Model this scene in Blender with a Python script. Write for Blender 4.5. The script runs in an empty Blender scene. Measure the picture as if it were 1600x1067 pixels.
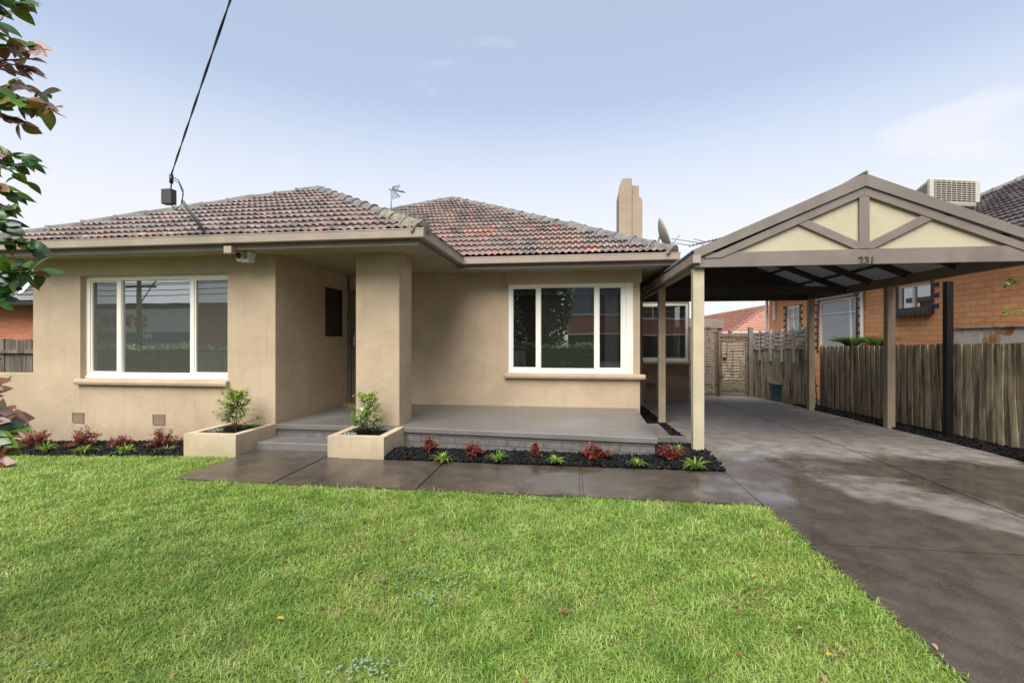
import bpy, bmesh, math, random
import numpy as np
from mathutils import Vector, Matrix
random.seed(7); R = math.radians
scene = bpy.context.scene
C = scene.collection

# ------------------------------------------------------------------ camera, sky, sun, exposure
TH = R(7.45); CT, ST = math.cos(TH), math.sin(TH); F = 711.0; H0 = 1.5; PX0, PY0 = 800.0, 530.0
cam = bpy.data.cameras.new('camera'); camo = bpy.data.objects.new('camera', cam); C.objects.link(camo)
cam.lens = 16.0; cam.sensor_width = 36; cam.shift_y = -3.5 / 1600; cam.clip_start = .05; cam.clip_end = 3000
camo.location = (0, 0, H0); camo.rotation_euler = (R(90), 0, TH); scene.camera = camo

SUN_EL, SUN_AZ = R(50), R(-8)       # azimuth measured from -Y towards +X
sd = Vector((math.sin(SUN_AZ) * math.cos(SUN_EL), -math.cos(SUN_AZ) * math.cos(SUN_EL), math.sin(SUN_EL)))
sun = bpy.data.lights.new('sun', 'SUN'); suno = bpy.data.objects.new('sun', sun); C.objects.link(suno)
sun.energy = 2.9; sun.angle = R(50); sun.color = (1, .96, .9)
suno.rotation_euler = sd.to_track_quat('Z', 'Y').to_euler(); suno.location = (10, -10, 20)

world = bpy.data.worlds.new("World"); scene.world = world; world.use_nodes = True
wn, wl = world.node_tree.nodes, world.node_tree.links
bg = wn['Background']; bg.inputs[1].default_value = .066
sky = wn.new('ShaderNodeTexSky'); sky.sky_type = 'NISHITA'; sky.sun_disc = False
sky.sun_elevation = SUN_EL; sky.sun_rotation = math.atan2(sd.x, sd.y)
sky.air_density = 1.0; sky.dust_density = .6; sky.ozone_density = 2.0
tc = wn.new('ShaderNodeTexCoord'); sep = wn.new('ShaderNodeSeparateXYZ'); wl.new(tc.outputs['Generated'], sep.inputs[0])
mp = wn.new('ShaderNodeMapping'); mp.inputs['Scale'].default_value = (1.2, 1.2, 3.6); wl.new(tc.outputs['Generated'], mp.inputs[0])
nz = wn.new('ShaderNodeTexNoise'); nz.inputs['Scale'].default_value = 1.5; nz.inputs['Detail'].default_value = 7
nz.inputs['Roughness'].default_value = .55; nz.inputs['Distortion'].default_value = .4; wl.new(mp.outputs[0], nz.inputs['Vector'])
def wmath(op, a, b, clamp=False):
    n = wn.new('ShaderNodeMath'); n.operation = op; n.use_clamp = clamp
    for i, v in enumerate((a, b)):
        if isinstance(v, (int, float)): n.inputs[i].default_value = v
        else: wl.new(v, n.inputs[i])
    return n.outputs[0]
def wramp(v, a, b):
    n = wn.new('ShaderNodeMapRange'); n.interpolation_type = 'SMOOTHSTEP'; wl.new(v, n.inputs[0])
    n.inputs[1].default_value = a; n.inputs[2].default_value = b; return n.outputs[0]
base = wmath('SUBTRACT', 1.0, wramp(sep.outputs[2], .14, .74))           # haze of cloud towards the horizon
cl = wramp(wmath('ADD', nz.outputs[0], wmath('MULTIPLY', base, .22)), .51, .82)
mask = wmath('MAXIMUM', wmath('MULTIPLY', base, .95), wmath('MULTIPLY', wmath('MULTIPLY', cl, .95), wmath('ADD', .55, wmath('MULTIPLY', base, .45))), True)
mask = wmath('MAXIMUM', mask, .44)
wm = wn.new('ShaderNodeMix'); wm.data_type = 'RGBA'; wl.new(mask, wm.inputs[0]); tint = wn.new('ShaderNodeMix'); tint.data_type = 'RGBA'; tint.blend_type = 'MULTIPLY'; tint.inputs[0].default_value = 1; tint.inputs[7].default_value = (.85, 1.24, 1.45, 1); wl.new(sky.outputs[0], tint.inputs[6]); wl.new(tint.outputs[2], wm.inputs[6])
wm.inputs[7].default_value = (6.8, 6.85, 7.15, 1); wl.new(wm.outputs[2], bg.inputs[0])
scene.view_settings.view_transform = 'Standard'; scene.view_settings.look = 'None'
scene.view_settings.exposure = 1.1; scene.view_settings.gamma = 1

# ------------------------------------------------------------------ helpers
def at(px, py, Y=None, X=None, z=None, d=None):
    """point on a known real plane seen at a place of the photograph"""
    xc = (px - PX0) / F; zc = -(py - PY0) / F
    dx, dy = xc * CT - ST, xc * ST + CT
    t = d if d is not None else (Y / dy if Y is not None else (X / dx if X is not None else (z - H0) / zc))
    return Vector((dx * t, dy * t, H0 + zc * t))
def gz(x, y):
    a = min(max((y - 7) / 7, 0), 1) * -.2
    b = min(max((-x - 4.6) / 3.2, 0), 1) * -.1 * min(max((y - 2) / 3, 0), 1)
    return a + b
def tag(o, label=None, cat=None, group=None, kind=None):
    if label: o['label'] = label
    if cat: o['category'] = cat
    if group: o['group'] = group
    if kind: o['kind'] = kind
    return o
def thing(name, loc, label, cat, group=None):
    o = bpy.data.objects.new(name, None); C.objects.link(o); o.location = loc; o.empty_display_size = .1
    return tag(o, label, cat, group)
def rootloc(o):
    v = Vector((0, 0, 0))
    while o is not None: v += o.location; o = o.parent
    return v
class MB:
    def __init__(s): s.v = []; s.f = []; s.rn = []; s.r = 0.5; s.sm = []
    def add(s, vs, fs, smooth=False):
        n = len(s.v); s.v += [tuple(v) for v in vs]
        for f in fs: s.f.append(tuple(i + n for i in f)); s.rn.append(s.r); s.sm.append(smooth)
        return s
    def box(s, x0, x1, y0, y1, z0, z1, M=None):
        vs = [Vector((x, y, z)) for z in (z0, z1) for y in (y0, y1) for x in (x0, x1)]
        if M is not None: vs = [M @ v for v in vs]
        return s.add(vs, [(0, 2, 3, 1), (4, 5, 7, 6), (0, 1, 5, 4), (2, 6, 7, 3), (0, 4, 6, 2), (1, 3, 7, 5)])
    def hexa(s, b, t):      # bottom quad, top quad (counterclockwise from above)
        return s.add(list(b) + list(t), [(3, 2, 1, 0), (4, 5, 6, 7), (0, 1, 5, 4), (1, 2, 6, 5), (2, 3, 7, 6), (3, 0, 4, 7)])
    def prism(s, poly, axis, a0, a1):      # poly in the two other axes
        def mk(p, a):
            return {0: (a, p[0], p[1]), 1: (p[0], a, p[1]), 2: (p[0], p[1], a)}[axis]
        n = len(poly); vs = [mk(p, a0) for p in poly] + [mk(p, a1) for p in poly]
        fs = [tuple(range(n)), tuple(range(2 * n - 1, n - 1, -1))] + [(i, i + n, (i + 1) % n + n, (i + 1) % n) for i in range(n)]
        return s.add(vs, fs)
    def bar(s, a, b, w, h, up=(0, 0, 1), off=0):       # rectangular bar from a to b
        a, b = Vector(a), Vector(b); d = (b - a).normalized(); side = d.cross(Vector(up)).normalized(); u = side.cross(d).normalized()
        vs = []
        for p in (a, b):
            for (i, j) in ((-1, -1), (1, -1), (1, 1), (-1, 1)): vs.append(p + side * i * w / 2 + u * (j * h / 2 + off))
        return s.add(vs, [(0, 1, 2, 3), (7, 6, 5, 4), (0, 4, 5, 1), (1, 5, 6, 2), (2, 6, 7, 3), (3, 7, 4, 0)])
    def tube(s, pts, r, n=8, cap=True):
        pts = [Vector(p) for p in pts]; rs = r if isinstance(r, (list, tuple)) else [r] * len(pts)
        rings = []
        for i, p in enumerate(pts):
            d = (pts[min(i + 1, len(pts) - 1)] - pts[max(i - 1, 0)]).normalized()
            ref = Vector((0, 0, 1)) if abs(d.z) < .9 else Vector((1, 0, 0))
            a = d.cross(ref).normalized(); b = a.cross(d).normalized()
            rings.append([p + (a * math.cos(k * 2 * math.pi / n) + b * math.sin(k * 2 * math.pi / n)) * rs[i] for k in range(n)])
        vs = [v for r_ in rings for v in r_]
        fs = [(i * n + k, i * n + (k + 1) % n, (i + 1) * n + (k + 1) % n, (i + 1) * n + k) for i in range(len(pts) - 1) for k in range(n)]
        if cap: fs += [tuple(range(n - 1, -1, -1)), tuple((len(pts) - 1) * n + k for k in range(n))]
        return s.add(vs, fs, True)
    def lathe(s, prof, c, n=28):
        vs = []; 
        for (r, z) in prof: vs += [(c[0] + r * math.cos(k * 2 * math.pi / n), c[1] + r * math.sin(k * 2 * math.pi / n), c[2] + z) for k in range(n)]
        fs = [(i * n + k, i * n + (k + 1) % n, (i + 1) * n + (k + 1) % n, (i + 1) * n + k) for i in range(len(prof) - 1) for k in range(n)]
        return s.add(vs, fs, True)
    def sweep(s, path, prof):     # path of 2-D points; prof closed list of (outward, z); outward = right of travel
        P = [Vector(p) for p in path]; nrm = []
        for i in range(len(P) - 1):
            d = (P[i + 1] - P[i]).normalized(); nrm.append(Vector((d.y, -d.x)))
        vs = []
        for i, p in enumerate(P):
            if i == 0: m = nrm[0]
            elif i == len(P) - 1: m = nrm[-1]
            else: m = (nrm[i - 1] + nrm[i]); m = m / (m.dot(nrm[i]))
            for (o, z) in prof: vs.append((p.x + m.x * o, p.y + m.y * o, z))
        n = len(prof)
        fs = [(i * n + k, i * n + (k + 1) % n, (i + 1) * n + (k + 1) % n, (i + 1) * n + k) for i in range(len(P) - 1) for k in range(n)]
        fs += [tuple(range(n)), tuple((len(P) - 1) * n + k for k in range(n - 1, -1, -1))]
        return s.add(vs, fs)
    def build(s, name, mat, parent=None, bevel=0, seg=2, recalc=True):
        off = rootloc(parent) if parent is not None else Vector((0, 0, 0))
        me = bpy.data.meshes.new(name)
        me.from_pydata([(v[0] - off.x, v[1] - off.y, v[2] - off.z) for v in s.v], [], s.f)
        me.polygons.foreach_set('use_smooth', s.sm)
        at_ = me.attributes.new('rnd', 'FLOAT', 'FACE'); at_.data.foreach_set('value', s.rn)
        if recalc:
            bm = bmesh.new(); bm.from_mesh(me); bmesh.ops.recalc_face_normals(bm, faces=bm.faces); bm.to_mesh(me); bm.free()
        me.materials.append(mat); o = bpy.data.objects.new(name, me); C.objects.link(o)
        if parent is not None: o.parent = parent
        if bevel:
            b = o.modifiers.new('bevel', 'BEVEL'); b.width = bevel; b.segments = seg; b.limit_method = 'ANGLE'; b.angle_limit = R(40)
            b.harden_normals = False
        return o
def wallbox(mb, axis, a0, a1, z0, z1, face, back, openings=()):
    """wall slab with openings; axis 'x' = wall runs along x at y from face to back; 'y' = runs along y"""
    us = sorted(set([a0, a1] + [o[0] for o in openings] + [o[1] for o in openings]))
    zs = sorted(set([z0, z1] + [o[2] for o in openings] + [o[3] for o in openings]))
    def P(u, z, k): return (u, k, z) if axis == 'x' else (k, u, z)
    def hole(u, z): return any(o[0] < u < o[1] and o[2] < z < o[3] for o in openings)
    def solid(i, j):
        if i < 0 or j < 0 or i >= len(us) - 1 or j >= len(zs) - 1: return False
        return not hole((us[i] + us[i + 1]) / 2, (zs[j] + zs[j + 1]) / 2)
    for i in range(len(us) - 1):
        for j in range(len(zs) - 1):
            if not solid(i, j): continue
            u0, u1, w0, w1 = us[i], us[i + 1], zs[j], zs[j + 1]
            for k in (face, back): mb.add([P(u0, w0, k), P(u1, w0, k), P(u1, w1, k), P(u0, w1, k)], [(0, 1, 2, 3)])
            if not solid(i - 1, j): mb.add([P(u0, w0, face), P(u0, w1, face), P(u0, w1, back), P(u0, w0, back)], [(0, 1, 2, 3)])
            if not solid(i + 1, j): mb.add([P(u1, w0, face), P(u1, w1, face), P(u1, w1, back), P(u1, w0, back)], [(0, 1, 2, 3)])
            if not solid(i, j - 1): mb.add([P(u0, w0, face), P(u1, w0, face), P(u1, w0, back), P(u0, w0, back)], [(0, 1, 2, 3)])
            if not solid(i, j + 1): mb.add([P(u0, w1, face), P(u1, w1, face), P(u1, w1, back), P(u0, w1, back)], [(0, 1, 2, 3)])
def weld(o, d=1e-5):
    bm = bmesh.new(); bm.from_mesh(o.data); bmesh.ops.remove_doubles(bm, verts=bm.verts, dist=d)
    bmesh.ops.recalc_face_normals(bm, faces=bm.faces); bm.to_mesh(o.data); bm.free(); return o

# ------------------------------------------------------------------ materials
class NT:
    def __init__(s, name):
        s.m = bpy.data.materials.new(name); s.m.use_nodes = True; s.t = s.m.node_tree; s.n = s.t.nodes; s.l = s.t.links
        s.b = s.n['Principled BSDF']; s.out = s.n['Material Output']
    def new(s, t, **kw):
        n = s.n.new(t)
        for k, v in kw.items(): setattr(n, k, v)
        return n
    def set(s, sock, v):
        if isinstance(v, bpy.types.NodeSocket): s.l.new(v, sock)
        elif isinstance(v, (tuple, list)) and len(v) == 3 and sock.type == 'RGBA': sock.default_value = (*v, 1)
        else: sock.default_value = v
    def coord(s, scale=(1, 1, 1), kind='Object', rot=(0, 0, 0), loc=(0, 0, 0)):
        if kind == 'World': c = s.new('ShaderNodeNewGeometry').outputs['Position']
        else: c = s.new('ShaderNodeTexCoord').outputs[kind]
        m = s.new('ShaderNodeMapping'); m.inputs['Scale'].default_value = scale; m.inputs['Rotation'].default_value = rot; m.inputs['Location'].default_value = loc
        s.l.new(c, m.inputs[0]); return m.outputs[0]
    def noise(s, vec, scale, detail=4, rough=.55, dist=0):
        n = s.new('ShaderNodeTexNoise'); s.l.new(vec, n.inputs['Vector']); n.inputs['Scale'].default_value = scale
        n.inputs['Detail'].default_value = detail; n.inputs['Roughness'].default_value = rough; n.inputs['Distortion'].default_value = dist; return n.outputs[0]
    def mr(s, v, a, b, c=0., d=1., smooth=True):
        n = s.new('ShaderNodeMapRange'); n.interpolation_type = 'SMOOTHSTEP' if smooth else 'LINEAR'
        s.l.new(v, n.inputs[0])
        for i, x in zip((1, 2, 3, 4), (a, b, c, d)): n.inputs[i].default_value = x
        return n.outputs[0]
    def math(s, op, a, b=0., clamp=False):
        n = s.new('ShaderNodeMath'); n.operation = op; n.use_clamp = clamp; s.set(n.inputs[0], a); s.set(n.inputs[1], b); return n.outputs[0]
    def mix(s, f, a, b, mode='MIX'):
        n = s.new('ShaderNodeMix'); n.data_type = 'RGBA'; n.blend_type = mode; s.set(n.inputs[0], f); s.set(n.inputs[6], a); s.set(n.inputs[7], b); return n.outputs[2]
    def ramp(s, v, stops, interp='LINEAR'):
        n = s.new('ShaderNodeValToRGB'); s.l.new(v, n.inputs[0]); e = n.color_ramp; e.interpolation = interp
        while len(e.elements) < len(stops): e.elements.new(.5)
        for el, (p, c) in zip(e.elements, stops): el.position = p; el.color = (*c, 1)
        return n.outputs[0]
    def attr(s, name): return s.new('ShaderNodeAttribute', attribute_name=name).outputs['Fac']
    def sepxyz(s, v):
        n = s.new('ShaderNodeSeparateXYZ'); s.l.new(v, n.inputs[0]); return n.outputs
    def bump(s, h, strength=.3, dist=.01, prev=None):
        n = s.new('ShaderNodeBump'); s.l.new(h, n.inputs['Height']); n.inputs['Strength'].default_value = strength; n.inputs['Distance'].default_value = dist
        if prev is not None: s.l.new(prev, n.inputs['Normal'])
        s.l.new(n.outputs[0], s.b.inputs['Normal']); return n.outputs[0]
    def col(s, c): s.set(s.b.inputs['Base Color'], c)
    def rough(s, r): s.set(s.b.inputs['Roughness'], r)

def m_render(name='rendered wall', c=(.435, .33, .218)):
    t = NT(name); v = t.coord(kind='World')
    n1 = t.noise(v, 1.3, 5); n2 = t.noise(t.coord((3, 3, .5), 'World'), 2.2, 5, .6); n3 = t.noise(v, 90, 3)
    a = t.mix(t.mr(n1, .3, .7), tuple(x * .86 for x in c), tuple(min(1, x * 1.08) for x in c))
    a = t.mix(t.math('MULTIPLY', t.mr(n2, .52, .75), .28), a, (c[0] * .78, c[1] * .75, c[2] * .72))
    z = t.sepxyz(v)[2]     # damp stain at the foot of the wall
    foot = t.mr(t.math('ADD', z, t.math('MULTIPLY', n2, -.35)), -.12, .16, 1, 0)
    a = t.mix(t.math('MULTIPLY', foot, .38), a, (c[0] * .55, c[1] * .52, c[2] * .48))
    st = t.noise(t.coord((11, 11, .35), 'World'), 1.6, 6, .65)
    a = t.mix(t.math('MULTIPLY', t.mr(st, .56, .70), .30), a, (c[0] * .62, c[1] * .62, c[2] * .62))
    a = t.mix(t.math('MULTIPLY', t.mr(t.noise(v, 14, 6, .75), .60, .72), .22), a, (c[0] * .70, c[1] * .68, c[2] * .66)); a = t.mix(t.math('MULTIPLY', t.mr(t.noise(v, 5, 6, .7), .60, .70), .16), a, (c[0] * 1.25, c[1] * 1.3, c[2] * 1.45))
    t.col(a); t.rough(.86); b = t.bump(n3, .35, .005); t.bump(t.noise(v, 7, 5, .6), .45, .02, b); return t.m
def m_paint(name, c, rough=.5, var=.12, bump=.08, grain=None):
    t = NT(name); v = t.coord(kind='World'); n = t.noise(v, 3.1, 6, .6)
    a = t.mix(t.mr(n, .3, .7), tuple(x * (1 - var) for x in c), tuple(min(1, x * (1 + var * .6)) for x in c))
    n2 = t.noise(t.coord((14, 14, 1.5), 'World'), 2.5, 5, .7)
    a = t.mix(t.math('MULTIPLY', t.mr(n2, .58, .75), .25), a, tuple(x * .6 for x in c))
    t.col(a); t.rough(t.mr(n2, .2, .8, rough * .85, min(1, rough * 1.2)))
    t.bump(t.noise(t.coord(grain or (1, 1, 1), 'World'), 60, 3), bump, .003); return t.m
def m_simple(name, c, rough=.5, metal=0):
    t = NT(name); v = t.coord(); n = t.noise(v, 25, 3)
    t.col(t.mix(t.mr(n, .3, .7), tuple(x * .88 for x in c), c)); t.rough(rough); t.b.inputs['Metallic'].default_value = metal; return t.m
def m_tiles(name, stops, lichen=.5, gloss=.34):
    t = NT(name); uv = t.new('ShaderNodeTexCoord').outputs['UV']
    fl = t.new('ShaderNodeVectorMath', operation='FLOOR'); t.l.new(uv, fl.inputs[0])
    wn_ = t.new('ShaderNodeTexWhiteNoise', noise_dimensions='2D'); t.l.new(fl.outputs[0], wn_.inputs['Vector'])
    v = t.coord(kind='World'); big = t.noise(v, .9, 3); r = t.math('ADD', t.math('MULTIPLY', wn_.outputs['Value'], .86), t.math('MULTIPLY', t.mr(big, .3, .7), .14))
    a = t.ramp(r, stops); fine = t.noise(v, 18, 5, .7)
    a = t.mix(t.mr(fine, .35, .7), a, t.mix(.5, a, (.30, .27, .25)))
    l1 = t.noise(v, 7, 6, .75); m1 = t.math('MULTIPLY', t.mr(l1, .56, .66), lichen)
    a = t.mix(m1, a, (.50, .475, .43)); m2 = t.math('MULTIPLY', t.mr(t.noise(v, 4.3, 6, .75, .5), .62, .70), lichen)
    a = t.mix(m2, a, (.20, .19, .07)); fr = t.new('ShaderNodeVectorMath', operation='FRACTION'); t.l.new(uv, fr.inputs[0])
    lowedge = t.mr(t.sepxyz(fr.outputs[0])[1], .0, .16, 1, 0)      # shadow gap at the lap of each course, painted into the colour
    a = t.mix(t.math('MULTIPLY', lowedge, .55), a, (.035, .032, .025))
    t.col(a); t.rough(t.mr(l1, .35, .65, gloss, .7)); t.bump(fine, .4, .006); return t.m
def m_concrete():
    t = NT('wet driveway concrete'); v = t.coord(kind='World'); x, y, z = t.sepxyz(v)
    n1 = t.noise(v, 1.1, 6, .62, .4); n2 = t.noise(v, 4.5, 6, .65); n3 = t.noise(v, 130, 2, .6)
    # dry areas: under the carport roof, and a drying patch in the open
    yy = t.math('ADD', y, t.math('MULTIPLY', t.math('SUBTRACT', n1, .5), 2.2))
    dry = t.mr(yy, 5.95, 6.5)
    dx = t.math('MULTIPLY', t.math('SUBTRACT', t.math('ADD', x, t.math('MULTIPLY', y, .35)), 4.85), 1.7); dy = t.math('MULTIPLY', t.math('SUBTRACT', y, 4.7), .75)
    rr = t.math('ADD', t.math('SQRT', t.math('ADD', t.math('MULTIPLY', dx, dx), t.math('MULTIPLY', dy, dy))), t.math('MULTIPLY', t.math('SUBTRACT', n1, .5), 2.4))
    patch = t.mr(rr, .55, .95, 1, 0)
    dry = t.math('MAXIMUM', t.math('MULTIPLY', dry, t.mr(n2, .3, .6, .72, 1)), t.math('MULTIPLY', patch, t.mr(n2, .35, .6, .5, .75)))
    wetc = t.mix(t.mr(n2, .3, .7), (.052, .040, .031), (.092, .073, .057)); dryc = t.mix(t.mr(n2, .35, .65), (.175, .155, .132), (.235, .21, .182))
    a = t.mix(dry, wetc, dryc); a = t.mix(t.math('MULTIPLY', t.mr(n3, .56, .75), .28), a, (.30, .27, .235))
    a = t.mix(t.math('MULTIPLY', t.mr(n3, .25, .42, 1, 0), .5), a, (.025, .02, .017))
    t.col(a); puddle = t.mr(t.noise(v, .9, 4, .5), .50, .60)
    wr = t.math('SUBTRACT', .30, t.math('MULTIPLY', puddle, .23)); ro = t.math('ADD', t.math('MULTIPLY', wr, t.math('SUBTRACT', 1, dry)), t.math('MULTIPLY', dry, .62))
    t.rough(ro); t.bump(t.math('MULTIPLY', n3, t.math('SUBTRACT', 1.1, puddle)), .35, .003); return t.m
def m_slab():
    t = NT('painted porch concrete'); v = t.coord(kind='World'); n1 = t.noise(v, 1.2, 5, .6); n2 = t.noise(v, 9, 6, .7)
    a = t.mix(t.mr(n1, .3, .7), (.125, .115, .105), (.165, .152, .138)); a = t.mix(t.math('MULTIPLY', t.mr(n2, .6, .75), .4), a, (.08, .072, .065))
    t.col(a); t.rough(t.mr(n1, .35, .65, .28, .5)); t.bump(t.noise(v, 50, 4), .2, .004); return t.m
def m_paintbrick():
    t = NT('grey painted brick'); v = t.coord(kind='World', rot=(R(90), 0, 0), loc=(0, 0, 0))
    b = t.new('ShaderNodeTexBrick'); t.l.new(v, b.inputs['Vector']); b.inputs['Scale'].default_value = 1
    b.inputs['Brick Width'].default_value = .24; b.inputs['Row Height'].default_value = .086; b.inputs['Mortar Size'].default_value = .007; b.inputs['Mortar Smooth'].default_value = .3
    n = t.noise(t.coord(kind='World'), 12, 5)
    a = t.mix(t.mr(n, .3, .7), (.105, .096, .088), (.15, .138, .124)); a = t.mix(t.math('MULTIPLY', b.outputs['Fac'], .45), a, (.05, .045, .04)); t.col(a); t.rough(.55)
    t.bump(t.math('SUBTRACT', t.math('MULTIPLY', n, .3), b.outputs['Fac']), .8, .012); return t.m
def m_brick(name, c1, c2, mortar, bw=.24, rh=.086, along='y', ms=.010):
    t = NT(name); p = t.sepxyz(t.coord(kind='World')); cb = t.new('ShaderNodeCombineXYZ')
    t.l.new(p[1] if along == 'y' else p[0], cb.inputs[0]); t.l.new(p[2], cb.inputs[1]); b = t.new('ShaderNodeTexBrick'); t.l.new(cb.outputs[0], b.inputs['Vector'])
    b.inputs['Scale'].default_value = 1; b.inputs['Brick Width'].default_value = bw; b.inputs['Row Height'].default_value = rh; b.inputs['Mortar Size'].default_value = ms * .5
    b.inputs['Mortar Smooth'].default_value = .15; b.inputs['Color1'].default_value = (*c1, 1); b.inputs['Color2'].default_value = (*c2, 1); b.inputs['Mortar'].default_value = (*mortar, 1)
    n = t.noise(t.coord(kind='World'), 3, 5); n2 = t.noise(t.coord(kind='World'), 60, 3)
    a = t.mix(t.math('MULTIPLY', t.mr(n, .45, .75), .25), b.outputs['Color'], tuple(x * .5 for x in c1)); a = t.mix(t.math('MULTIPLY', t.mr(n2, .5, .8), .25), a, tuple(x * .6 for x in c2))
    t.col(a); t.rough(.8); t.bump(t.math('SUBTRACT', t.math('MULTIPLY', n2, .3), b.outputs['Fac']), .6, .006); return t.m
def m_timber(name, c1, c2, green=.3, rust=False):
    t = NT(name); v = t.coord(kind='World'); r = t.attr('rnd'); off = t.new('ShaderNodeVectorMath', operation='ADD'); cb = t.new('ShaderNodeCombineXYZ')
    t.l.new(t.math('MULTIPLY', r, 37.), cb.inputs[0]); t.l.new(t.math('MULTIPLY', r, 11.), cb.inputs[2]); t.l.new(t.coord((9, 9, .9), 'World'), off.inputs[0]); t.l.new(cb.outputs[0], off.inputs[1])
    g = t.noise(off.outputs[0], 2.6, 8, .68, .6); a = t.mix(t.mr(g, .32, .66), c1, c2)
    a = t.mix(t.math('MULTIPLY', t.mr(r, 0, 1, 0, .5, False), 1.), a, tuple(x * .55 for x in c1))
    st = t.noise(off.outputs[0], .9, 4, .6); a = t.mix(t.math('MULTIPLY', t.mr(st, .50, .62), .78), a, (.055, .036, .024))
    a = t.mix(t.math('MULTIPLY', t.mr(t.noise(v, 1.6, 4), .48, .7), green), a, (.14, .155, .08))
    t.col(a); t.rough(.82); t.bump(g, .5, .008); return t.m
def m_leaf(name, stops, rough=.4, trans=.25):
    t = NT(name); r = t.attr('rnd'); a = t.ramp(r, stops); n = t.noise(t.coord(), 40, 3); a = t.mix(t.mr(n, .3, .7), t.mix(.25, a, (.02, .03, .01)), a)
    t.col(a); t.rough(rough); tr = t.new('ShaderNodeBsdfTranslucent'); t.l.new(t.mix(.3, a, (.3, .4, .05)), tr.inputs[0]); mx = t.new('ShaderNodeMixShader'); mx.inputs[0].default_value = trans
    t.l.new(t.b.outputs[0], mx.inputs[1]); t.l.new(tr.outputs[0], mx.inputs[2]); t.l.new(mx.outputs[0], t.out.inputs[0]); return t.m
def m_glass(name, refl=.3, tint=.8, lift=0.0, lc=(.16, .155, .13)):
    t = NT(name); fr = t.new('ShaderNodeFresnel'); fr.inputs[0].default_value = 1.5; f = t.math('MAXIMUM', fr.outputs[0], refl)
    tr = t.new('ShaderNodeBsdfTransparent'); tr.inputs[0].default_value = (tint, tint, tint * .97, 1); gl = t.new('ShaderNodeBsdfGlossy'); gl.inputs['Roughness'].default_value = 0.0
    gl.inputs[0].default_value = (.92, .95, .95, 1); bp = t.new('ShaderNodeBump'); bp.inputs['Strength'].default_value = .02; bp.inputs['Distance'].default_value = .02
    t.l.new(t.noise(t.coord(kind='World'), 1.6, 2), bp.inputs['Height']); t.l.new(bp.outputs[0], gl.inputs['Normal'])
    mx = t.new('ShaderNodeMixShader'); t.l.new(f, mx.inputs[0]); t.l.new(tr.outputs[0], mx.inputs[1]); t.l.new(gl.outputs[0], mx.inputs[2]); last = mx.outputs[0]
    if lift:       # insect screen, net curtain; on plain panes painted brightness of blind and reflection
        df = t.new('ShaderNodeBsdfDiffuse'); df.inputs[0].default_value = (*lc, 1); m2 = t.new('ShaderNodeMixShader'); m2.inputs[0].default_value = lift
        t.l.new(last, m2.inputs[1]); t.l.new(df.outputs[0], m2.inputs[2]); last = m2.outputs[0]
    t.l.new(last, t.out.inputs[0]); return t.m
def m_mulch():
    t = NT('black mulch'); r = t.attr('rnd'); v = t.coord(); a = t.ramp(r, [(0, (.003, .003, .003)), (.7, (.008, .0075, .007)), (1, (.025, .02, .017))]); t.b.inputs['Specular IOR Level'].default_value = .25; t.col(a); t.rough(.6); t.bump(t.noise(v, 60, 4), .6, .01); return t.m
def m_grass():
    t = NT('grass blades'); r = t.attr('rnd'); v = t.coord(kind='World'); big = t.noise(v, 1.0, 4, .6); mid = t.noise(v, 3.4, 4, .6)
    q = t.math('ADD', t.math('MULTIPLY', r, .5), t.math('MULTIPLY', t.mr(mid, .3, .7), .5))
    a = t.ramp(q, [(0, (.095, .205, .026)), (.35, (.22, .36, .054)), (.7, (.37, .49, .105)), (1, (.60, .65, .32))])
    a = t.mix(t.math('MULTIPLY', t.mr(big, .48, .66), .42), a, (.36, .43, .085))
    a = t.mix(t.math('MULTIPLY', t.mr(t.noise(v, 5.3, 3), .58, .72), .55), a, (.46, .36, .15))
    t.col(a); t.rough(.42); tr = t.new('ShaderNodeBsdfTranslucent'); t.l.new(t.mix(.4, a, (.28, .42, .05)), tr.inputs[0]); mx = t.new('ShaderNodeMixShader'); mx.inputs[0].default_value = .33
    t.l.new(t.b.outputs[0], mx.inputs[1]); t.l.new(tr.outputs[0], mx.inputs[2]); t.l.new(mx.outputs[0], t.out.inputs[0]); return t.m
def m_ground(name, c1, c2, sc=6):
    t = NT(name); v = t.coord(kind='World'); n = t.noise(v, sc, 6, .7); t.col(t.mix(t.mr(n, .3, .7), c1, c2)); t.rough(.9); t.bump(t.noise(v, 30, 4), .6, .02); return t.m
def m_opal():
    t = NT('opal carport roofing'); t.col((.15, .155, .15)); t.rough(.4); tr = t.new('ShaderNodeBsdfTranslucent'); tr.inputs[0].default_value = (.50, .52, .53, 1); mx = t.new('ShaderNodeMixShader'); mx.inputs[0].default_value = .035
    t.l.new(t.b.outputs[0], mx.inputs[1]); t.l.new(tr.outputs[0], mx.inputs[2]); t.l.new(mx.outputs[0], t.out.inputs[0]); return t.m
def m_rust():
    t = NT('rusty white metal'); v = t.coord(kind='World'); n = t.noise(v, 2.2, 7, .7, .5); n2 = t.noise(t.coord((6, 6, 1), 'World'), 2, 5, .7)
    a = t.mix(t.mr(n, .5, .6), (.52, .50, .43), t.mix(t.mr(n2, .4, .6), (.33, .11, .035), (.45, .25, .11))); t.col(a); t.rough(.7); t.bump(n, .2, .005); return t.m

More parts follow.
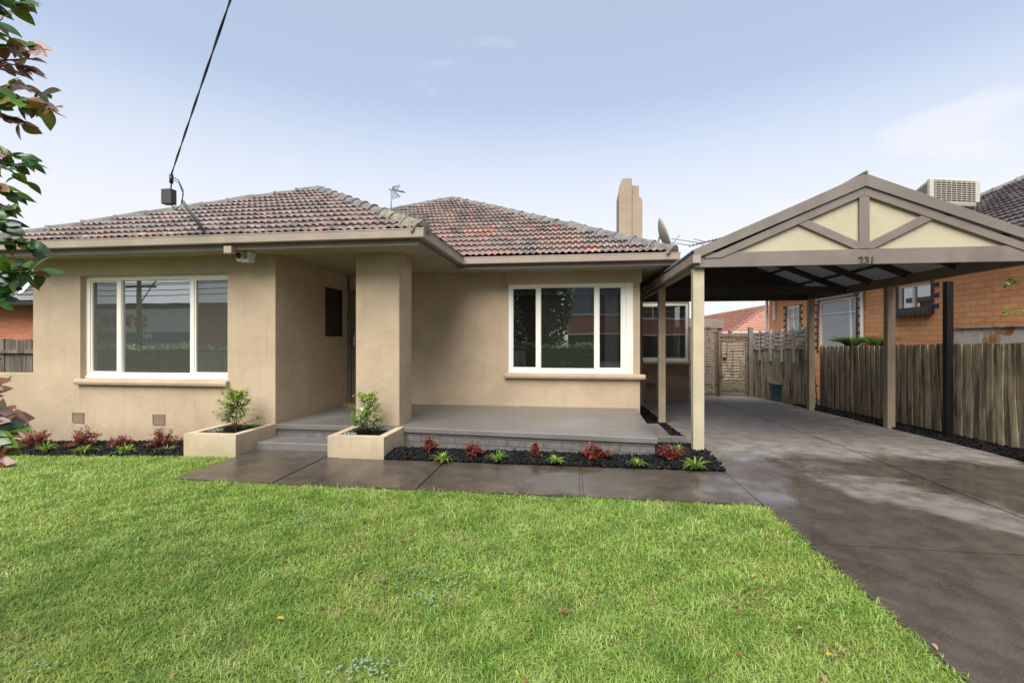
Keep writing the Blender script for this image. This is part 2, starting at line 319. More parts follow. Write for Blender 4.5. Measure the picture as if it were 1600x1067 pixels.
M = dict(
    wall=m_render(), planter=m_render('cream rendered planter', (.50, .40, .265)), chim=m_render('weathered render', (.34, .265, .18)), gutter=m_paint('gutter paint', (.33, .265, .205), .4), fascia=m_paint('brown grey trim paint', (.185, .150, .122), .5, .15, .15),
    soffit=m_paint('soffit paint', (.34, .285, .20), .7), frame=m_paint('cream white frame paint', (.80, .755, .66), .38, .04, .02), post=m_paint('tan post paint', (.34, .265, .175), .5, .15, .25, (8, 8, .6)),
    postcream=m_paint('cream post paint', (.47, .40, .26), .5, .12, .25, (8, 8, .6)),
    cream=m_paint('cream panel', (.43, .378, .25), .7, .05, .1), slab=m_slab(), pbrick=m_paintbrick(), conc=m_concrete(), mulch=m_mulch(), grass=m_grass(),
    soil=m_ground('lawn soil', (.075, .085, .022), (.16, .15, .055), 9), dirt=m_ground('bare dirt', (.06, .05, .035), (.11, .09, .06)), base=m_ground('far ground', (.05, .08, .02), (.09, .12, .035), .5),
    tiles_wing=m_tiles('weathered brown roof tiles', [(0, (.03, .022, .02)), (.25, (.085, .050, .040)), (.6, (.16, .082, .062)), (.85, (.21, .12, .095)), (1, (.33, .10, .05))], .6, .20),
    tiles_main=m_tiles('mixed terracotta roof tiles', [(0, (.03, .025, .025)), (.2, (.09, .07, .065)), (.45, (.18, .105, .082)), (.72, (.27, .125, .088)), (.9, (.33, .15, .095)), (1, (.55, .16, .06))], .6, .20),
    tiles_dark=m_tiles('grey brown roof tiles', [(0, (.04, .03, .03)), (.5, (.11, .08, .08)), (1, (.17, .12, .12))], .3, .3),
    tiles_grey=m_tiles('charcoal roof tiles', [(0, (.04, .042, .048)), (1, (.11, .115, .125))], .1, .35),
    tiles_orange=m_tiles('orange roof tiles', [(0, (.42, .13, .07)), (1, (.58, .22, .13))], .1, .5),
    cap=m_ground('ridge capping', (.10, .093, .085), (.21, .195, .175), 5), mortar=m_ground('ridge mortar', (.06, .055, .05), (.15, .14, .12), 20), moss=m_ground('mossy capping', (.10, .098, .06), (.27, .25, .19), 9),
    glass1=m_glass('window glass', .50, .8, .22, (.20, .205, .165)), screen=m_glass('screened glass', .27, .6, .38, (.15, .15, .125)), curtained=m_glass('net curtained glass', .08, .5, .7, (.62, .64, .62)), glass2=m_glass('porch window glass', .34, .75, .07, (.20, .22, .17)), glass2s=m_glass('porch side glass', .17, .6, .04), clear=m_glass('clear glass', .12, .95),
    dark=m_simple('dark interior', (.018, .016, .014), .8), blind=m_simple('roller blind', (.60, .62, .60), .7), curtain=m_simple('sheer curtain', (.62, .63, .62), .8),
    black=m_paint('black post', (.012, .012, .014), .35, .1, .05), steel=m_simple('brushed steel', (.62, .60, .57), .22, 1), galv=m_simple('galvanised pole', (.22, .225, .22), .45, .5),
    greybox=m_simple('grey plastic box', (.045, .045, .044), .6), white=m_simple('white plastic', (.68, .67, .62), .45), lens=m_simple('dark lens', (.01, .012, .02), .08), cable=m_simple('black cable', (.012, .012, .012), .5),
    door=m_paint('tan door', (.20, .15, .10), .4), niche=m_simple('dark brown panel', (.035, .028, .022), .25), mat=m_ground('coir mat', (.30, .15, .07), (.42, .23, .12), 60), vent=m_simple('terracotta vent', (.26, .20, .13), .85),
    fence=m_timber('weathered paling timber', (.24, .175, .11), (.60, .495, .335), .45), lattice=m_timber('grey weathered lattice timber', (.30, .28, .24), (.58, .56, .50), .25), gate=m_timber('brown slat timber', (.14, .10, .075), (.30, .23, .175), .05),
    fence2=m_timber('brown paling timber', (.11, .09, .065), (.24, .20, .15), .2), obrick=m_brick('orange brick', (.72, .30, .12), (.80, .38, .165), (.42, .22, .10), .30, .105, 'y', .012),
    quoin=m_simple('dark brown brick', (.05, .035, .035), .7), rbrick=m_brick('red brick', (.46, .14, .065), (.54, .19, .09), (.42, .30, .21), .24, .086, 'x'), pot=m_simple('teal glazed pot', (.06, .15, .17), .25), rust=m_rust(),
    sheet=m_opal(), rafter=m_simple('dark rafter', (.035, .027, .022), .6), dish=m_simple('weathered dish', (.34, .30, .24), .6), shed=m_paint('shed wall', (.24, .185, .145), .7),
    nandina=m_leaf('red leaves', [(0, (.10, .012, .012)), (.45, (.26, .03, .03)), (.75, (.38, .07, .055)), (1, (.25, .15, .07))], .4, .2),
    tuft=m_leaf('lime strap leaves', [(0, (.10, .22, .02)), (.6, (.24, .40, .045)), (1, (.42, .52, .12))], .4, .3),
    young=m_leaf('young green leaves', [(0, (.05, .16, .02)), (.45, (.16, .33, .04)), (.75, (.36, .50, .07)), (1, (.58, .50, .15))], .35, .3),
    clover=m_leaf('clover leaves', [(0, (.16, .26, .14)), (1, (.36, .46, .30))], .6, .1),
    silver=m_leaf('silver leaves', [(0, (.30, .36, .30)), (1, (.55, .60, .52))], .6, .1), camellia=m_leaf('leathery leaves', [(0, (.02, .065, .02)), (.3, (.045, .12, .025)), (.5, (.13, .22, .025)), (.64, (.20, .11, .035)), (.85, (.24, .07, .04)), (1, (.34, .22, .19))], .22, .18),
    palm=m_leaf('frond leaves', [(0, (.04, .14, .015)), (1, (.14, .30, .04))], .35, .25), bark=m_ground('twig bark', (.09, .06, .045), (.2, .15, .11), 40), hedge=m_leaf('hedge leaves', [(0, (.03, .05, .02)), (1, (.34, .48, .24))], .5, .2),
    leafred=m_leaf('fallen red leaf', [(0, (.22, .05, .03)), (1, (.36, .13, .06))], .5, .1), leafyellow=m_leaf('fallen yellow leaf', [(0, (.55, .38, .04)), (1, (.65, .45, .08))], .5, .1), leaftan=m_leaf('fallen tan leaf', [(0, (.32, .20, .10)), (1, (.45, .30, .15))], .5, .1),
    asphalt=m_ground('road asphalt', (.04, .04, .042), (.06, .06, .06), 20), facwall=m_paint('factory wall', (.42, .47, .44), .8), signred=m_simple('sign red', (.5, .08, .05), .6), blue=m_simple('blue sign band', (.06, .09, .16), .6), flats=m_brick('flats brick', (.34, .10, .06), (.40, .13, .08), (.3, .2, .15), .24, .086, 'x'),
    offwhite=m_simple('off white sill', (.6, .6, .56), .6), pane=m_simple('flats window', (.10, .11, .13), .2), tealdot=m_simple('flower white', (.85, .85, .82), .6))

# ------------------------------------------------------------------ ground, lawn, path, driveway, beds
def sheet(name, x0, x1, y0, y1, mat, dz=0.0, n=24, thick=0, f=gz):
    mb = MB(); nx = max(2, int((x1 - x0) / .4)); ny = max(2, int((y1 - y0) / .4))
    vs = [(x0 + (x1 - x0) * i / nx, y0 + (y1 - y0) * j / ny) for j in range(ny + 1) for i in range(nx + 1)]
    mb.add([(x, y, f(x, y) + dz) for x, y in vs], [(j * (nx + 1) + i, j * (nx + 1) + i + 1, (j + 1) * (nx + 1) + i + 1, (j + 1) * (nx + 1) + i) for j in range(ny) for i in range(nx)], True)
    return mb.build(name, mat, recalc=False)
mb = MB(); mb.add([(-900, -900, -.42), (900, -900, -.42), (900, 900, -.42), (-900, 900, -.42)], [(0, 1, 2, 3)]); tag(mb.build('ground', M['base'], recalc=False), kind='structure')
tag(sheet('lawn', -14, 1.72, -3.6, 5.30, M['soil'], -.004), kind='structure')
tag(sheet('soil_bed', -14, 7.2, 5.30, 16, M['dirt'], -.05), kind='structure')
tag(sheet('side_ground', 5.2, 9, -3.6, 5.42, M['dirt'], -.03), kind='structure')
tag(sheet('driveway_base', 1.70, 5.50, -3.6, 5.42, M['dirt'], -.03), kind='structure')
mb = MB(); g = .011
def slabpiece(mb, x0, x1, y0, y1, z, t=.06, f=gz):
    ny = max(1, int((y1 - y0) / .8)); 
    for k in range(ny):
        a = y0 + (y1 - y0) * k / ny; b = y0 + (y1 - y0) * (k + 1) / ny
        n = len(mb.v); q = [(x0, a), (x1, a), (x1, b), (x0, b)]
        mb.add([(x, y, f(x, y) + z) for x, y in q], [(0, 1, 2, 3)])
        for (i, j) in ((0, 1), (1, 2), (2, 3), (3, 0)):
            if (i, j) == (0, 1) and k > 0: continue
            if (i, j) == (2, 3) and k < ny - 1: continue
            mb.add([(*q[i], f(*q[i]) + z), (*q[j], f(*q[j]) + z), (*q[j], f(*q[j]) + z - t), (*q[i], f(*q[i]) + z - t)], [(0, 1, 2, 3)])
ys = [-3.4, -.9, 1.35, 3.57, 5.88, 7.86, 9.9, 11.9, 14.6]
for i in range(len(ys) - 1):
    slabpiece(mb, 1.71, 3.73 - g, ys[i] + g, ys[i + 1] - g, .012); slabpiece(mb, 3.73 + g, 5.45, ys[i] + g, ys[i + 1] - g, .012)
weld(tag(mb.build('driveway', M['conc']), kind='structure'))
mb = MB()
for (a, b) in ((-3.05, -1.53), (-1.51, .08), (.115, 1.69)): slabpiece(mb, a, b, 4.34, 5.34, .022, f=lambda x, y: 0)
mb.add([(-4.2, 4.34, .022), (-3.07, 4.34, .022), (-3.07, 5.65, .022), (-4.2, 5.65, .022)], [(0, 1, 2, 3)]); mb.add([(-3.05, 5.34, .022), (-3.05, 5.65, .022), (-2.9, 5.65, .022), (-2.9, 5.34, .022)], [(0, 1, 2, 3)])
mb.add([(-4.2, 4.34, .022), (-3.07, 4.34, .022), (-3.07, 4.34, -.05), (-4.2, 4.34, -.05)], [(0, 1, 2, 3)])
mb.box(.085, .11, 4.34, 5.34, -.03, .016)
tag(mb.build('path', M['conc'], recalc=False), kind='structure')
def chips(name, regions, dens, zf, label):
    mb = MB(); rg = random.Random(len(name) * 7 + int(dens))
    for (x0, x1, y0, y1) in regions:
        nx = max(3, int((x1 - x0) / .07)); ny = max(3, int((y1 - y0) / .07))
        vs = []
        for j in range(ny + 1):
            for i in range(nx + 1):
                x = x0 + (x1 - x0) * i / nx; y = y0 + (y1 - y0) * j / ny; e = min(i, nx - i, j, ny - j)
                vs.append((x, y, zf(x, y) + (rg.uniform(-.008, .012) if e else -.03)))
        mb.r = .3; mb.add(vs, [(j * (nx + 1) + i, j * (nx + 1) + i + 1, (j + 1) * (nx + 1) + i + 1, (j + 1) * (nx + 1) + i) for j in range(ny) for i in range(nx)])
        for k in range(int((x1 - x0) * (y1 - y0) * dens)):
            x = rg.uniform(x0 - .01, x1 + .01); y = rg.uniform(y0 - .015, y1); a = rg.uniform(0, 6.28); l = rg.uniform(.012, .035); w = rg.uniform(.005, .013); h = rg.uniform(.003, .008)
            Mx = Matrix.Translation((x, y, zf(x, y) + rg.uniform(0, .018))) @ Matrix.Rotation(a, 4, 'Z') @ Matrix.Rotation(rg.gauss(0, .4), 4, 'Y') @ Matrix.Rotation(rg.gauss(0, .4), 4, 'X')
            mb.r = rg.random() ** 1.6; mb.box(-l, l, -w, w, -h, h, Mx)
    return tag(mb.build(name, M['mulch'], recalc=False), label, 'mulch', kind='stuff')
chips('mulch', [(-9.6, -4.97, 5.27, 6.0)], 1500, lambda x, y: gz(x, y) + .0 + .03 * min(1, (y - 5.27) / .2), 'black mulch in the bed under the wide front window')
chips('mulch', [(-2.28, 1.69, 5.36, 5.74), (1.05, 1.69, 5.74, 6.44)], 2200, lambda x, y: .03 + .04 * min(1, max(0, (y - 5.36) / .3)), 'black mulch in the bed along the porch front')
chips('mulch', [(1.22, 1.69, 7.15, 12.4)], 700, lambda x, y: gz(x, y) + .01, 'black mulch strip between house wall and driveway')
chips('mulch', [(5.46, 6.02, 3.0, 12.2)], 800, lambda x, y: gz(x, y) + .015, 'black mulch strip along the foot of the paling fence')

# ------------------------------------------------------------------ grass
def grass(name, label, regions, seed):
    rs = np.random.RandomState(seed); P = []; S = []
    for (x0, x1, y0, y1, dens, sc) in regions:
        n = int((x1 - x0) * (y1 - y0) * dens); p = np.column_stack([rs.uniform(x0, x1, n), rs.uniform(y0, y1, n)]); P.append(p); S.append(np.full(n, sc))
    P = np.vstack(P); S = np.concatenate(S)
    def vn(x, y, f, sd):         # cheap smooth patchiness
        return (np.sin(x * f + sd) * np.cos(y * f * 1.3 + sd * 2) + np.sin((x + y) * f * .7 + sd * 3) + np.cos((x * .6 - y) * f * 1.9 + sd)) / 3
    clump = vn(P[:, 0], P[:, 1], 7.3, 1.3) * .5 + vn(P[:, 0], P[:, 1], 17.1, 4.1) * .5
    keep = rs.rand(len(P)) < .76 + clump * .42; P = P[keep]; S = S[keep]; clump = clump[keep]; n = len(P)
    zz = np.array([gz(a, b) for a, b in P]) - .006
    h = (rs.gamma(5, .0038, n) + .007) * (1 + .35 * clump) * S ** .5; w = rs.uniform(.0016, .0034, n) * S; a = rs.uniform(0, 2 * np.pi, n); lean = np.abs(rs.normal(1.2, .55, n)); ld = a + np.pi / 2 + rs.normal(0, .4, n)
    wx, wy = np.cos(a) * w, np.sin(a) * w; lx, ly = np.cos(ld), np.sin(ld)
    V = np.zeros((n, 5, 3), np.float32); m = .55
    V[:, 0] = np.column_stack([P[:, 0] - wx, P[:, 1] - wy, zz]); V[:, 1] = np.column_stack([P[:, 0] + wx, P[:, 1] + wy, zz])
    mx = P[:, 0] + lx * h * lean * .30; my = P[:, 1] + ly * h * lean * .30; mz = zz + h * .62
    V[:, 2] = np.column_stack([mx + wx * .8, my + wy * .8, mz]); V[:, 3] = np.column_stack([mx - wx * .8, my - wy * .8, mz])
    V[:, 4] = np.column_stack([P[:, 0] + lx * h * lean, P[:, 1] + ly * h * lean, zz + h * (1.05 - .25 * np.minimum(lean, 1.5))])
    me = bpy.data.meshes.new(name); me.vertices.add(n * 5); me.vertices.foreach_set('co', V.ravel()); b = (np.arange(n) * 5)[:, None]
    loops = np.hstack([b + np.array([[0, 1, 2, 3]]), b + np.array([[3, 2, 4]])]).ravel().astype(np.int32)
    me.loops.add(len(loops)); me.loops.foreach_set('vertex_index', loops); me.polygons.add(n * 2)
    st = np.empty(n * 2, np.int32); st[0::2] = np.arange(n) * 7; st[1::2] = np.arange(n) * 7 + 4; me.polygons.foreach_set('loop_start', st)
    me.update(calc_edges=True); me.validate(); at_ = me.attributes.new('rnd', 'FLOAT', 'FACE')
    r = np.clip(rs.beta(2.2, 2.6, n) + .08 * clump, 0, 1).astype(np.float32); at_.data.foreach_set('value', np.repeat(r, 2)); me.polygons.foreach_set('use_smooth', np.ones(n * 2, bool))
    me.materials.append(M['grass']); o = bpy.data.objects.new(name, me); C.objects.link(o); return tag(o, label, 'grass', kind='stuff')
grass('grass', 'short green lawn grass covering the front yard', [(-3.2, 1.70, 1.1, 2.6, 21000, 1.0), (-4.6, 1.70, 2.6, 4.32, 13500, 1.2), (-4.4, -3.2, 1.1, 2.6, 12000, 1.15), (-10.5, -4.6, 2.4, 4.32, 6500, 1.55), (-10.5, -4.98, 4.32, 5.25, 7500, 1.3), (-4.98, -4.2, 4.32, 5.24, 9000, 1.35),
      (-8, -4.4, .6, 2.4, 2500, 2), (1.66, 1.73, 1.4, 4.3, 7000, 1.0)], 3)

# ------------------------------------------------------------------ leaf helpers
def leaf(mb, p, d, up, L, W, curl=.15, fold=.25, r=None, n=4):
    d = Vector(d).normalized(); s = d.cross(Vector(up)); s = s.normalized() if s.length > 1e-3 else Vector((1, 0, 0)); u = s.cross(d).normalized(); p = Vector(p)
    if r is not None: mb.r = r
    vs = [p]; prof = [math.sin(math.pi * ((k / n) ** .85)) for k in range(1, n)]
    for k in range(1, n):
        t = k / n; c = p + d * L * t - u * curl * L * t * t; w = W / 2 * prof[k - 1]
        vs += [c - s * w + u * w * fold, c, c + s * w + u * w * fold]
    vs.append(p + d * L - u * curl * L); e = len(vs) - 1; fs = [(0, 2, 1), (0, 3, 2)]
    for k in range(n - 2): a = 1 + 3 * k; fs += [(a, a + 1, a + 4, a + 3), (a + 1, a + 2, a + 5, a + 4)]
    a = 1 + 3 * (n - 2); fs += [(a, a + 1, e), (a + 1, a + 2, e)]; mb.add(vs, fs, True)
def rdir(rg, zmin=-.2, zmax=1): a = rg.uniform(0, 6.283); z = rg.uniform(zmin, zmax); q = math.sqrt(max(0, 1 - z * z)); return Vector((q * math.cos(a), q * math.sin(a), z))
def shrub_red(p, w, h, label, seed):
    w *= 1.2; h *= 1.1
    rg = random.Random(seed); o = thing('red_shrub', p, label, 'shrub', 'red leaved shrubs in the garden beds'); st = MB(); lf = MB()
    for k in range(int(34 * w / .4)):
        a = rg.uniform(0, 6.283); rr = w / 2 * rg.uniform(.1, 1); tip = Vector(p) + Vector((math.cos(a) * rr, math.sin(a) * rr * .7, h * rg.uniform(.25, 1) * (1 - .4 * (rr / (w / 2)) ** 2))); b = Vector(p) + Vector((math.cos(a) * .02, math.sin(a) * .02, -.02))
        mid = b.lerp(tip, .5) + Vector((0, 0, h * .1)); st.tube([b, mid, tip], [.0035, .0025, .0015], 4)
        for j in range(17):
            q = mid.lerp(tip, rg.uniform(-.1, 1.05)) + Vector((rg.gauss(0, .012), rg.gauss(0, .012), rg.gauss(0, .01))); leaf(lf, q, rdir(rg, -.3, .9), (0, 0, 1), rg.uniform(.032, .055), rg.uniform(.016, .026), .2, .2, rg.random(), 3)
    lf.build('foliage', M['nandina'], o, recalc=False); st.build('stem', M['bark'], o)
def tuft(p, s, label, seed):
    rg = random.Random(seed); o = thing('grass_tuft', p, label, 'plant', 'lime green strappy plants in the garden beds'); lf = MB(); s = s * 1.15
    for k in range(60):
        a = rg.uniform(0, 6.283); L = s * rg.uniform(.6, 1.4); out = rg.uniform(.25, 1.0); pts = []
        for t in (0, .35, .7, 1): pts.append(Vector(p) + Vector((math.cos(a) * L * out * t, math.sin(a) * L * out * t, L * (1.1 * t - (.3 + .65 * out) * t * t))))
        sv = Vector((-math.sin(a), math.cos(a), 0)); ws = (.005, .0065, .005, .0004); lf.r = rg.random(); vs = []
        for q, w in zip(pts, ws): vs += [q - sv * w, q + sv * w]
        lf.add(vs, [(0, 1, 3, 2), (2, 3, 5, 4), (4, 5, 7, 6)], True)
    lf.build('foliage', M['tuft'], o, recalc=False)
def fallen_leaf(px, py, s, mat, label, seed):
    s *= .85
    rg = random.Random(seed); p = at(px, py, z=.03); lf = MB(); a = rg.uniform(0, 6.28); leaf(lf, p, (math.cos(a), math.sin(a), rg.uniform(-.1, .25)), (rg.gauss(0, .2), rg.gauss(0, .2), 1), s, s * .55, .25, .45, rg.random(), 5)
    st = MB()
    o = lf.build('fallen_leaf', M[mat], None, recalc=False); tag(o, label, 'leaf', 'fallen autumn leaves on the lawn')

# ------------------------------------------------------------------ the house
house = thing('house', (-3.5, 8.2, 0), 'single storey house rendered in tan with a tiled hip roof and raised grey porch', 'house')
WZ = 2.72
ow1 = (-7.43, -4.96, .90, 2.465); ow2 = (-1.14, 1.075, .885, 2.50)
wl_ = MB(); wallbox(wl_, 'x', -8.27, -4.21, -.4, WZ, 6.03, 6.28, [ow1]); weld(wl_.build('wall', M['wall'], house))
wl_ = MB(); wallbox(wl_, 'y', 6.28, 8.15, -.4, WZ, -4.21, -4.42, [(7.36, 7.93, 1.55, 2.40)]); weld(wl_.build('wall', M['wall'], house))
wl_ = MB(); wallbox(wl_, 'x', -3.28, 1.19, -.4, WZ, 8.2, 8.42, [ow2]); wallbox(wl_, 'x', -4.21, -3.28, 2.42, WZ, 8.2, 8.42); weld(wl_.build('wall', M['wall'], house))
wl_ = MB(); wallbox(wl_, 'y', 8.42, 12.5, -.4, WZ, 1.19, .98, []); weld(wl_.build('wall', M['wall'], house))
wl_ = MB(); wallbox(wl_, 'x', 1.19, 3.08, -.4, WZ, 12.5, 12.7, [(1.45, 3.08 - .001, .90, 2.45)]); wallbox(wl_, 'y', 12.7, 16.5, -.4, WZ, 3.08, 2.88, [(12.701, 14.2, .90, 2.45)]); weld(wl_.build('wall', M['wall'], house))
wl_ = MB(); wallbox(wl_, 'y', 6.28, 17, -.4, WZ, -8.27, -8.05, []); wallbox(wl_, 'x', -8.05, 2.88, -.4, WZ, 17, 16.8, []); weld(wl_.build('wall', M['wall'], house))
# lintel band over the porch window, sill returns
MB().box(-1.2, 1.22, 8.165, 8.2 - .001, 2.50, 2.72).build('lintel', M['wall'], house, .006)
pl = MB().box(-3.05, -2.40, 6.14, 6.64, -.2, WZ).build('pillar', M['wall'], house, .012)
def window(parent, x0, x1, z0, z1, y, mull, mats, sill, rightpost=0, name='window', depth=.08, pan_y=.04):
    fr = MB(); fw = .065; Y0, Y1 = y, y + depth; xr = x1 - rightpost
    fr.box(x0, x0 + fw, Y0, Y1, z0 + fw + .02, z1 - fw); fr.box(xr - fw, xr, Y0, Y1, z0 + fw + .02, z1 - fw); fr.box(x0, xr, Y0, Y1, z1 - fw, z1 - .002); fr.box(x0, xr, Y0, Y1, z0 + .002, z0 + fw + .02)
    fr.box(x0 - .0, xr, Y0 - .018, Y0, z0 + .002, z0 + .045)
    if rightpost: fr.box(xr + .002, x1, Y0 - .012, Y1, z0 + .002, z1 - .002)
    for m in mull: fr.box(m - .033, m + .033, Y0 + .004, Y1, z0 + fw + .02, z1 - fw)
    w = fr.build(name, M['frame'], parent, .004)
    edges = [x0 + fw] + list(mull) + [xr - fw]
    for k in range(len(edges) - 1):
        a = edges[k] + (.033 if k else 0); b = edges[k + 1] - (.033 if k < len(edges) - 2 else 0); sa = MB(); q = .022 if k != 1 else .008; za, zb = z0 + fw + .02, z1 - fw
        sa.box(a, a + q, Y0 + .018, Y1 - .01, za + q, zb - q); sa.box(b - q, b, Y0 + .018, Y1 - .01, za + q, zb - q); sa.box(a, b, Y0 + .018, Y1 - .01, zb - q, zb); sa.box(a, b, Y0 + .018, Y1 - .01, za, za + q); sa.build('frame', M['frame'], w, .002)
        MB().box(a + q, b - q, Y0 + pan_y, Y0 + pan_y + .006, za + q, zb - q).build('pane', mats[k], w)
    if sill:
        sb = MB(); sb.prism([(sill[2], z0 - .002), (y + .02, z0 + .0), (y + .02, z0 - .09), (sill[2], z0 - .085), (sill[2] - .012, z0 - .045)], 0, sill[0], sill[1]); sb.build('sill', M['wall'], w, .010, 3)
    return w
MD = M
w1 = window(house, ow1[0], ow1[1], ow1[2], ow1[3], 6.115, [-6.86, -5.62], [MD['screen'], MD['glass1'], MD['screen']], (-7.47, -4.93, 5.965))
w2 = window(house, ow2[0], ow2[1], ow2[2], ow2[3], 8.215, [-.587, .44], [MD['glass2s'], MD['glass2'], MD['glass2s']], (-1.2, 1.275, 8.12), .125)
w3 = window(house, 1.45, 3.06, .90, 2.45, 12.51, [2.40], [MD['glass2'], MD['glass2'], MD['glass2']], (1.3, 3.2, 12.40))
# interiors
for (x0, x1, y0, y1) in ((-7.9, -4.5, 6.32, 9.3), (-1.6, .95, 8.46, 11.6)):
    z0, z1 = .2, 2.65
    rm = MB(); rm.add([(x0, y0, z0), (x1, y0, z0), (x1, y1, z0), (x0, y1, z0), (x0, y0, z1), (x1, y0, z1), (x1, y1, z1), (x0, y1, z1)], [(0, 1, 2, 3), (4, 7, 6, 5), (0, 4, 5, 1)[::-1] if False else (2, 6, 7, 3), (0, 3, 7, 4), (1, 5, 6, 2)]); rm.build('interior', M['dark'], house, recalc=False)
MB().box(-7.38, -5.01, 6.30, 6.31, .92, 2.44).build('drawn_blind', m_simple('drawn blind', (.22, .215, .17), .8), house)
MB().box(-1.06, .42 + .45, 8.34, 8.345, 2.31, 2.44).build('roller_blind', M['blind'], house)
cu = MB(); pts = [(.60 + .022 * k, 8.40 + .012 * math.sin(k * 1.9)) for k in range(12)]
cu.add([(x, y, z) for x, y in pts for z in (.95, 2.35)], [(2 * k, 2 * k + 2, 2 * k + 3, 2 * k + 1) for k in range(11)], True); cu.build('curtain', M['curtain'], house, recalc=False)
cu = MB(); pts = [(2.2 + .03 * k, 12.78 + .02 * math.sin(k * 1.7)) for k in range(20)]
cu.add([(x, y, z) for x, y in pts for z in (.92, 2.42)], [(2 * k, 2 * k + 2, 2 * k + 3, 2 * k + 1) for k in range(19)], True); cu.build('curtain', M['curtain'], house, recalc=False)
# door, niche panel, vents
dr = MB().box(-4.19, -3.30, 8.24, 8.285, .295, 2.40).build('door', M['door'], house, .004)
hd = MB(); hx, hy = -4.085, 8.24; hd.tube([(hx, hy, 1.36), (hx, hy - .06, 1.36), (hx, hy - .075, 1.375), (hx, hy - .075, 1.66), (hx, hy - .06, 1.675), (hx, hy, 1.675)], .014, 10); hd.build('handle', M['steel'], dr)
MB().box(-4.215, -4.165, 8.17, 8.3, .29, 2.42).box(-4.165, -3.29, 8.17, 8.3, 2.402, 2.42).build('door_frame', M['fascia'], house)
np_ = MB(); np_.box(-4.255, -4.225, 7.36, 7.93, 1.55, 2.40); np_.build('wall_panel', M['niche'], house, .0)
nf = MB(); nf.box(-4.225, -4.195, 7.36, 7.40, 1.55, 2.40); nf.box(-4.225, -4.195, 7.89, 7.93, 1.55, 2.40); nf.box(-4.225, -4.196, 7.40, 7.89, 2.36, 2.40); nf.box(-4.225, -4.196, 7.40, 7.89, 1.55, 1.585); nf.build('panel_frame', M['niche'], house, .003)
def airvent(x0, x1, z0, z1, y):
    v = MB(); v.box(x0, x1, y - .004, y + .01, z0, z1); n = 4
    for k in range(n):
        zz = z0 + (z1 - z0) * (k + .5) / n; v.box(x0 + .012, x1 - .012, y - .012, y - .004, zz - .008, zz + .006)
    v.box(x0 - .012, x0, y - .014, y, z0 - .012, z1 + .012); v.box(x1, x1 + .012, y - .014, y, z0 - .012, z1 + .012); v.box(x0, x1, y - .014, y, z1, z1 + .012); v.box(x0, x1, y - .014, y, z0 - .012, z0); v.build('air_vent', M['vent'], house)
airvent(-7.55, -7.37, .245, .375, 6.03); airvent(-6.17, -5.99, .245, .375, 6.03); airvent(2.0, 2.2, .2, .33, 12.5)
MB().box(-5.02, -4.93, 5.97, 6.03, .22, .47).build('meter_cover', M['gutter'], house, .006)
# porch slab, its brick base, steps
def quadz(q, z0, z1): return [(x, y, z0) for x, y in q], [(x, y, z1) for x, y in q]
PZ = .289; sl = MB(); sl.hexa(*quadz([(-4.205, 6.02), (-2.35, 6.035), (-2.35, 8.2), (-4.205, 8.2)], PZ - .075, PZ)); sl.hexa(*quadz([(-2.348, 6.035), (1.05, 5.76), (1.13, 8.2), (-2.348, 8.2)], PZ - .075, PZ)); sl.build('porch', M['slab'], house, .012, 3)
sl = MB(); sl.hexa(*quadz([(-4.2, 6.05), (-2.36, 6.065), (-2.36, 8.15), (-4.2, 8.15)], -.2, PZ - .0765)); sl.hexa(*quadz([(-2.358, 6.065), (1.02, 5.79), (1.10, 8.15), (-2.358, 8.15)], -.2, PZ - .0765)); sl.build('porch_base', M['pbrick'], house, .004)
MB().box(-4.215, -3.0, 5.63, 6.045, -.1, .118).build('step', M['slab'], house, .012, 3)
MB().box(1.10, 1.37, 6.48, 7.45, -.1, .165).build('step', M['slab'], house, .012, 3)
MB().box(1.375, 1.68, 6.42, 7.15, -.1, .045).build('step', M['slab'], house, .010, 3)
# eaves
EP = [(-8.72, 17.4), (-8.72, 5.60), (-1.95, 5.60), (-1.95, 7.66), (1.60, 7.66), (1.60, 12.2)]
EP = [Vector(p) for p in EP]
so = MB(); zS = WZ - .004
for q in ([(-8.70, 5.62), (-1.97, 5.62), (-1.97, 8.6), (-8.70, 8.6)], [(-1.97, 7.68), (1.58, 7.68), (1.58, 12.3), (-1.97, 12.3)], [(-8.70, 8.6), (-8.1, 8.6), (-8.1, 17.4), (-8.70, 17.4)]): so.hexa(*quadz(q, zS, zS + .012))
so.build('soffit', M['soffit'], house)
MB().sweep(EP, [(0, 2.695), (.022, 2.695), (.022, 2.86), (0, 2.86)]).build('fascia', M['fascia'], house, .003)
gt = MB(); gp = [(.024, 2.775), (.100, 2.768), (.118, 2.778), (.122, 2.872), (.128, 2.878), (.126, 2.888), (.112, 2.886), (.108, 2.872), (.104, 2.79), (.032, 2.79), (.032, 2.86), (.024, 2.86)]
gt.sweep(EP, gp).build('gutter', M['gutter'], house)
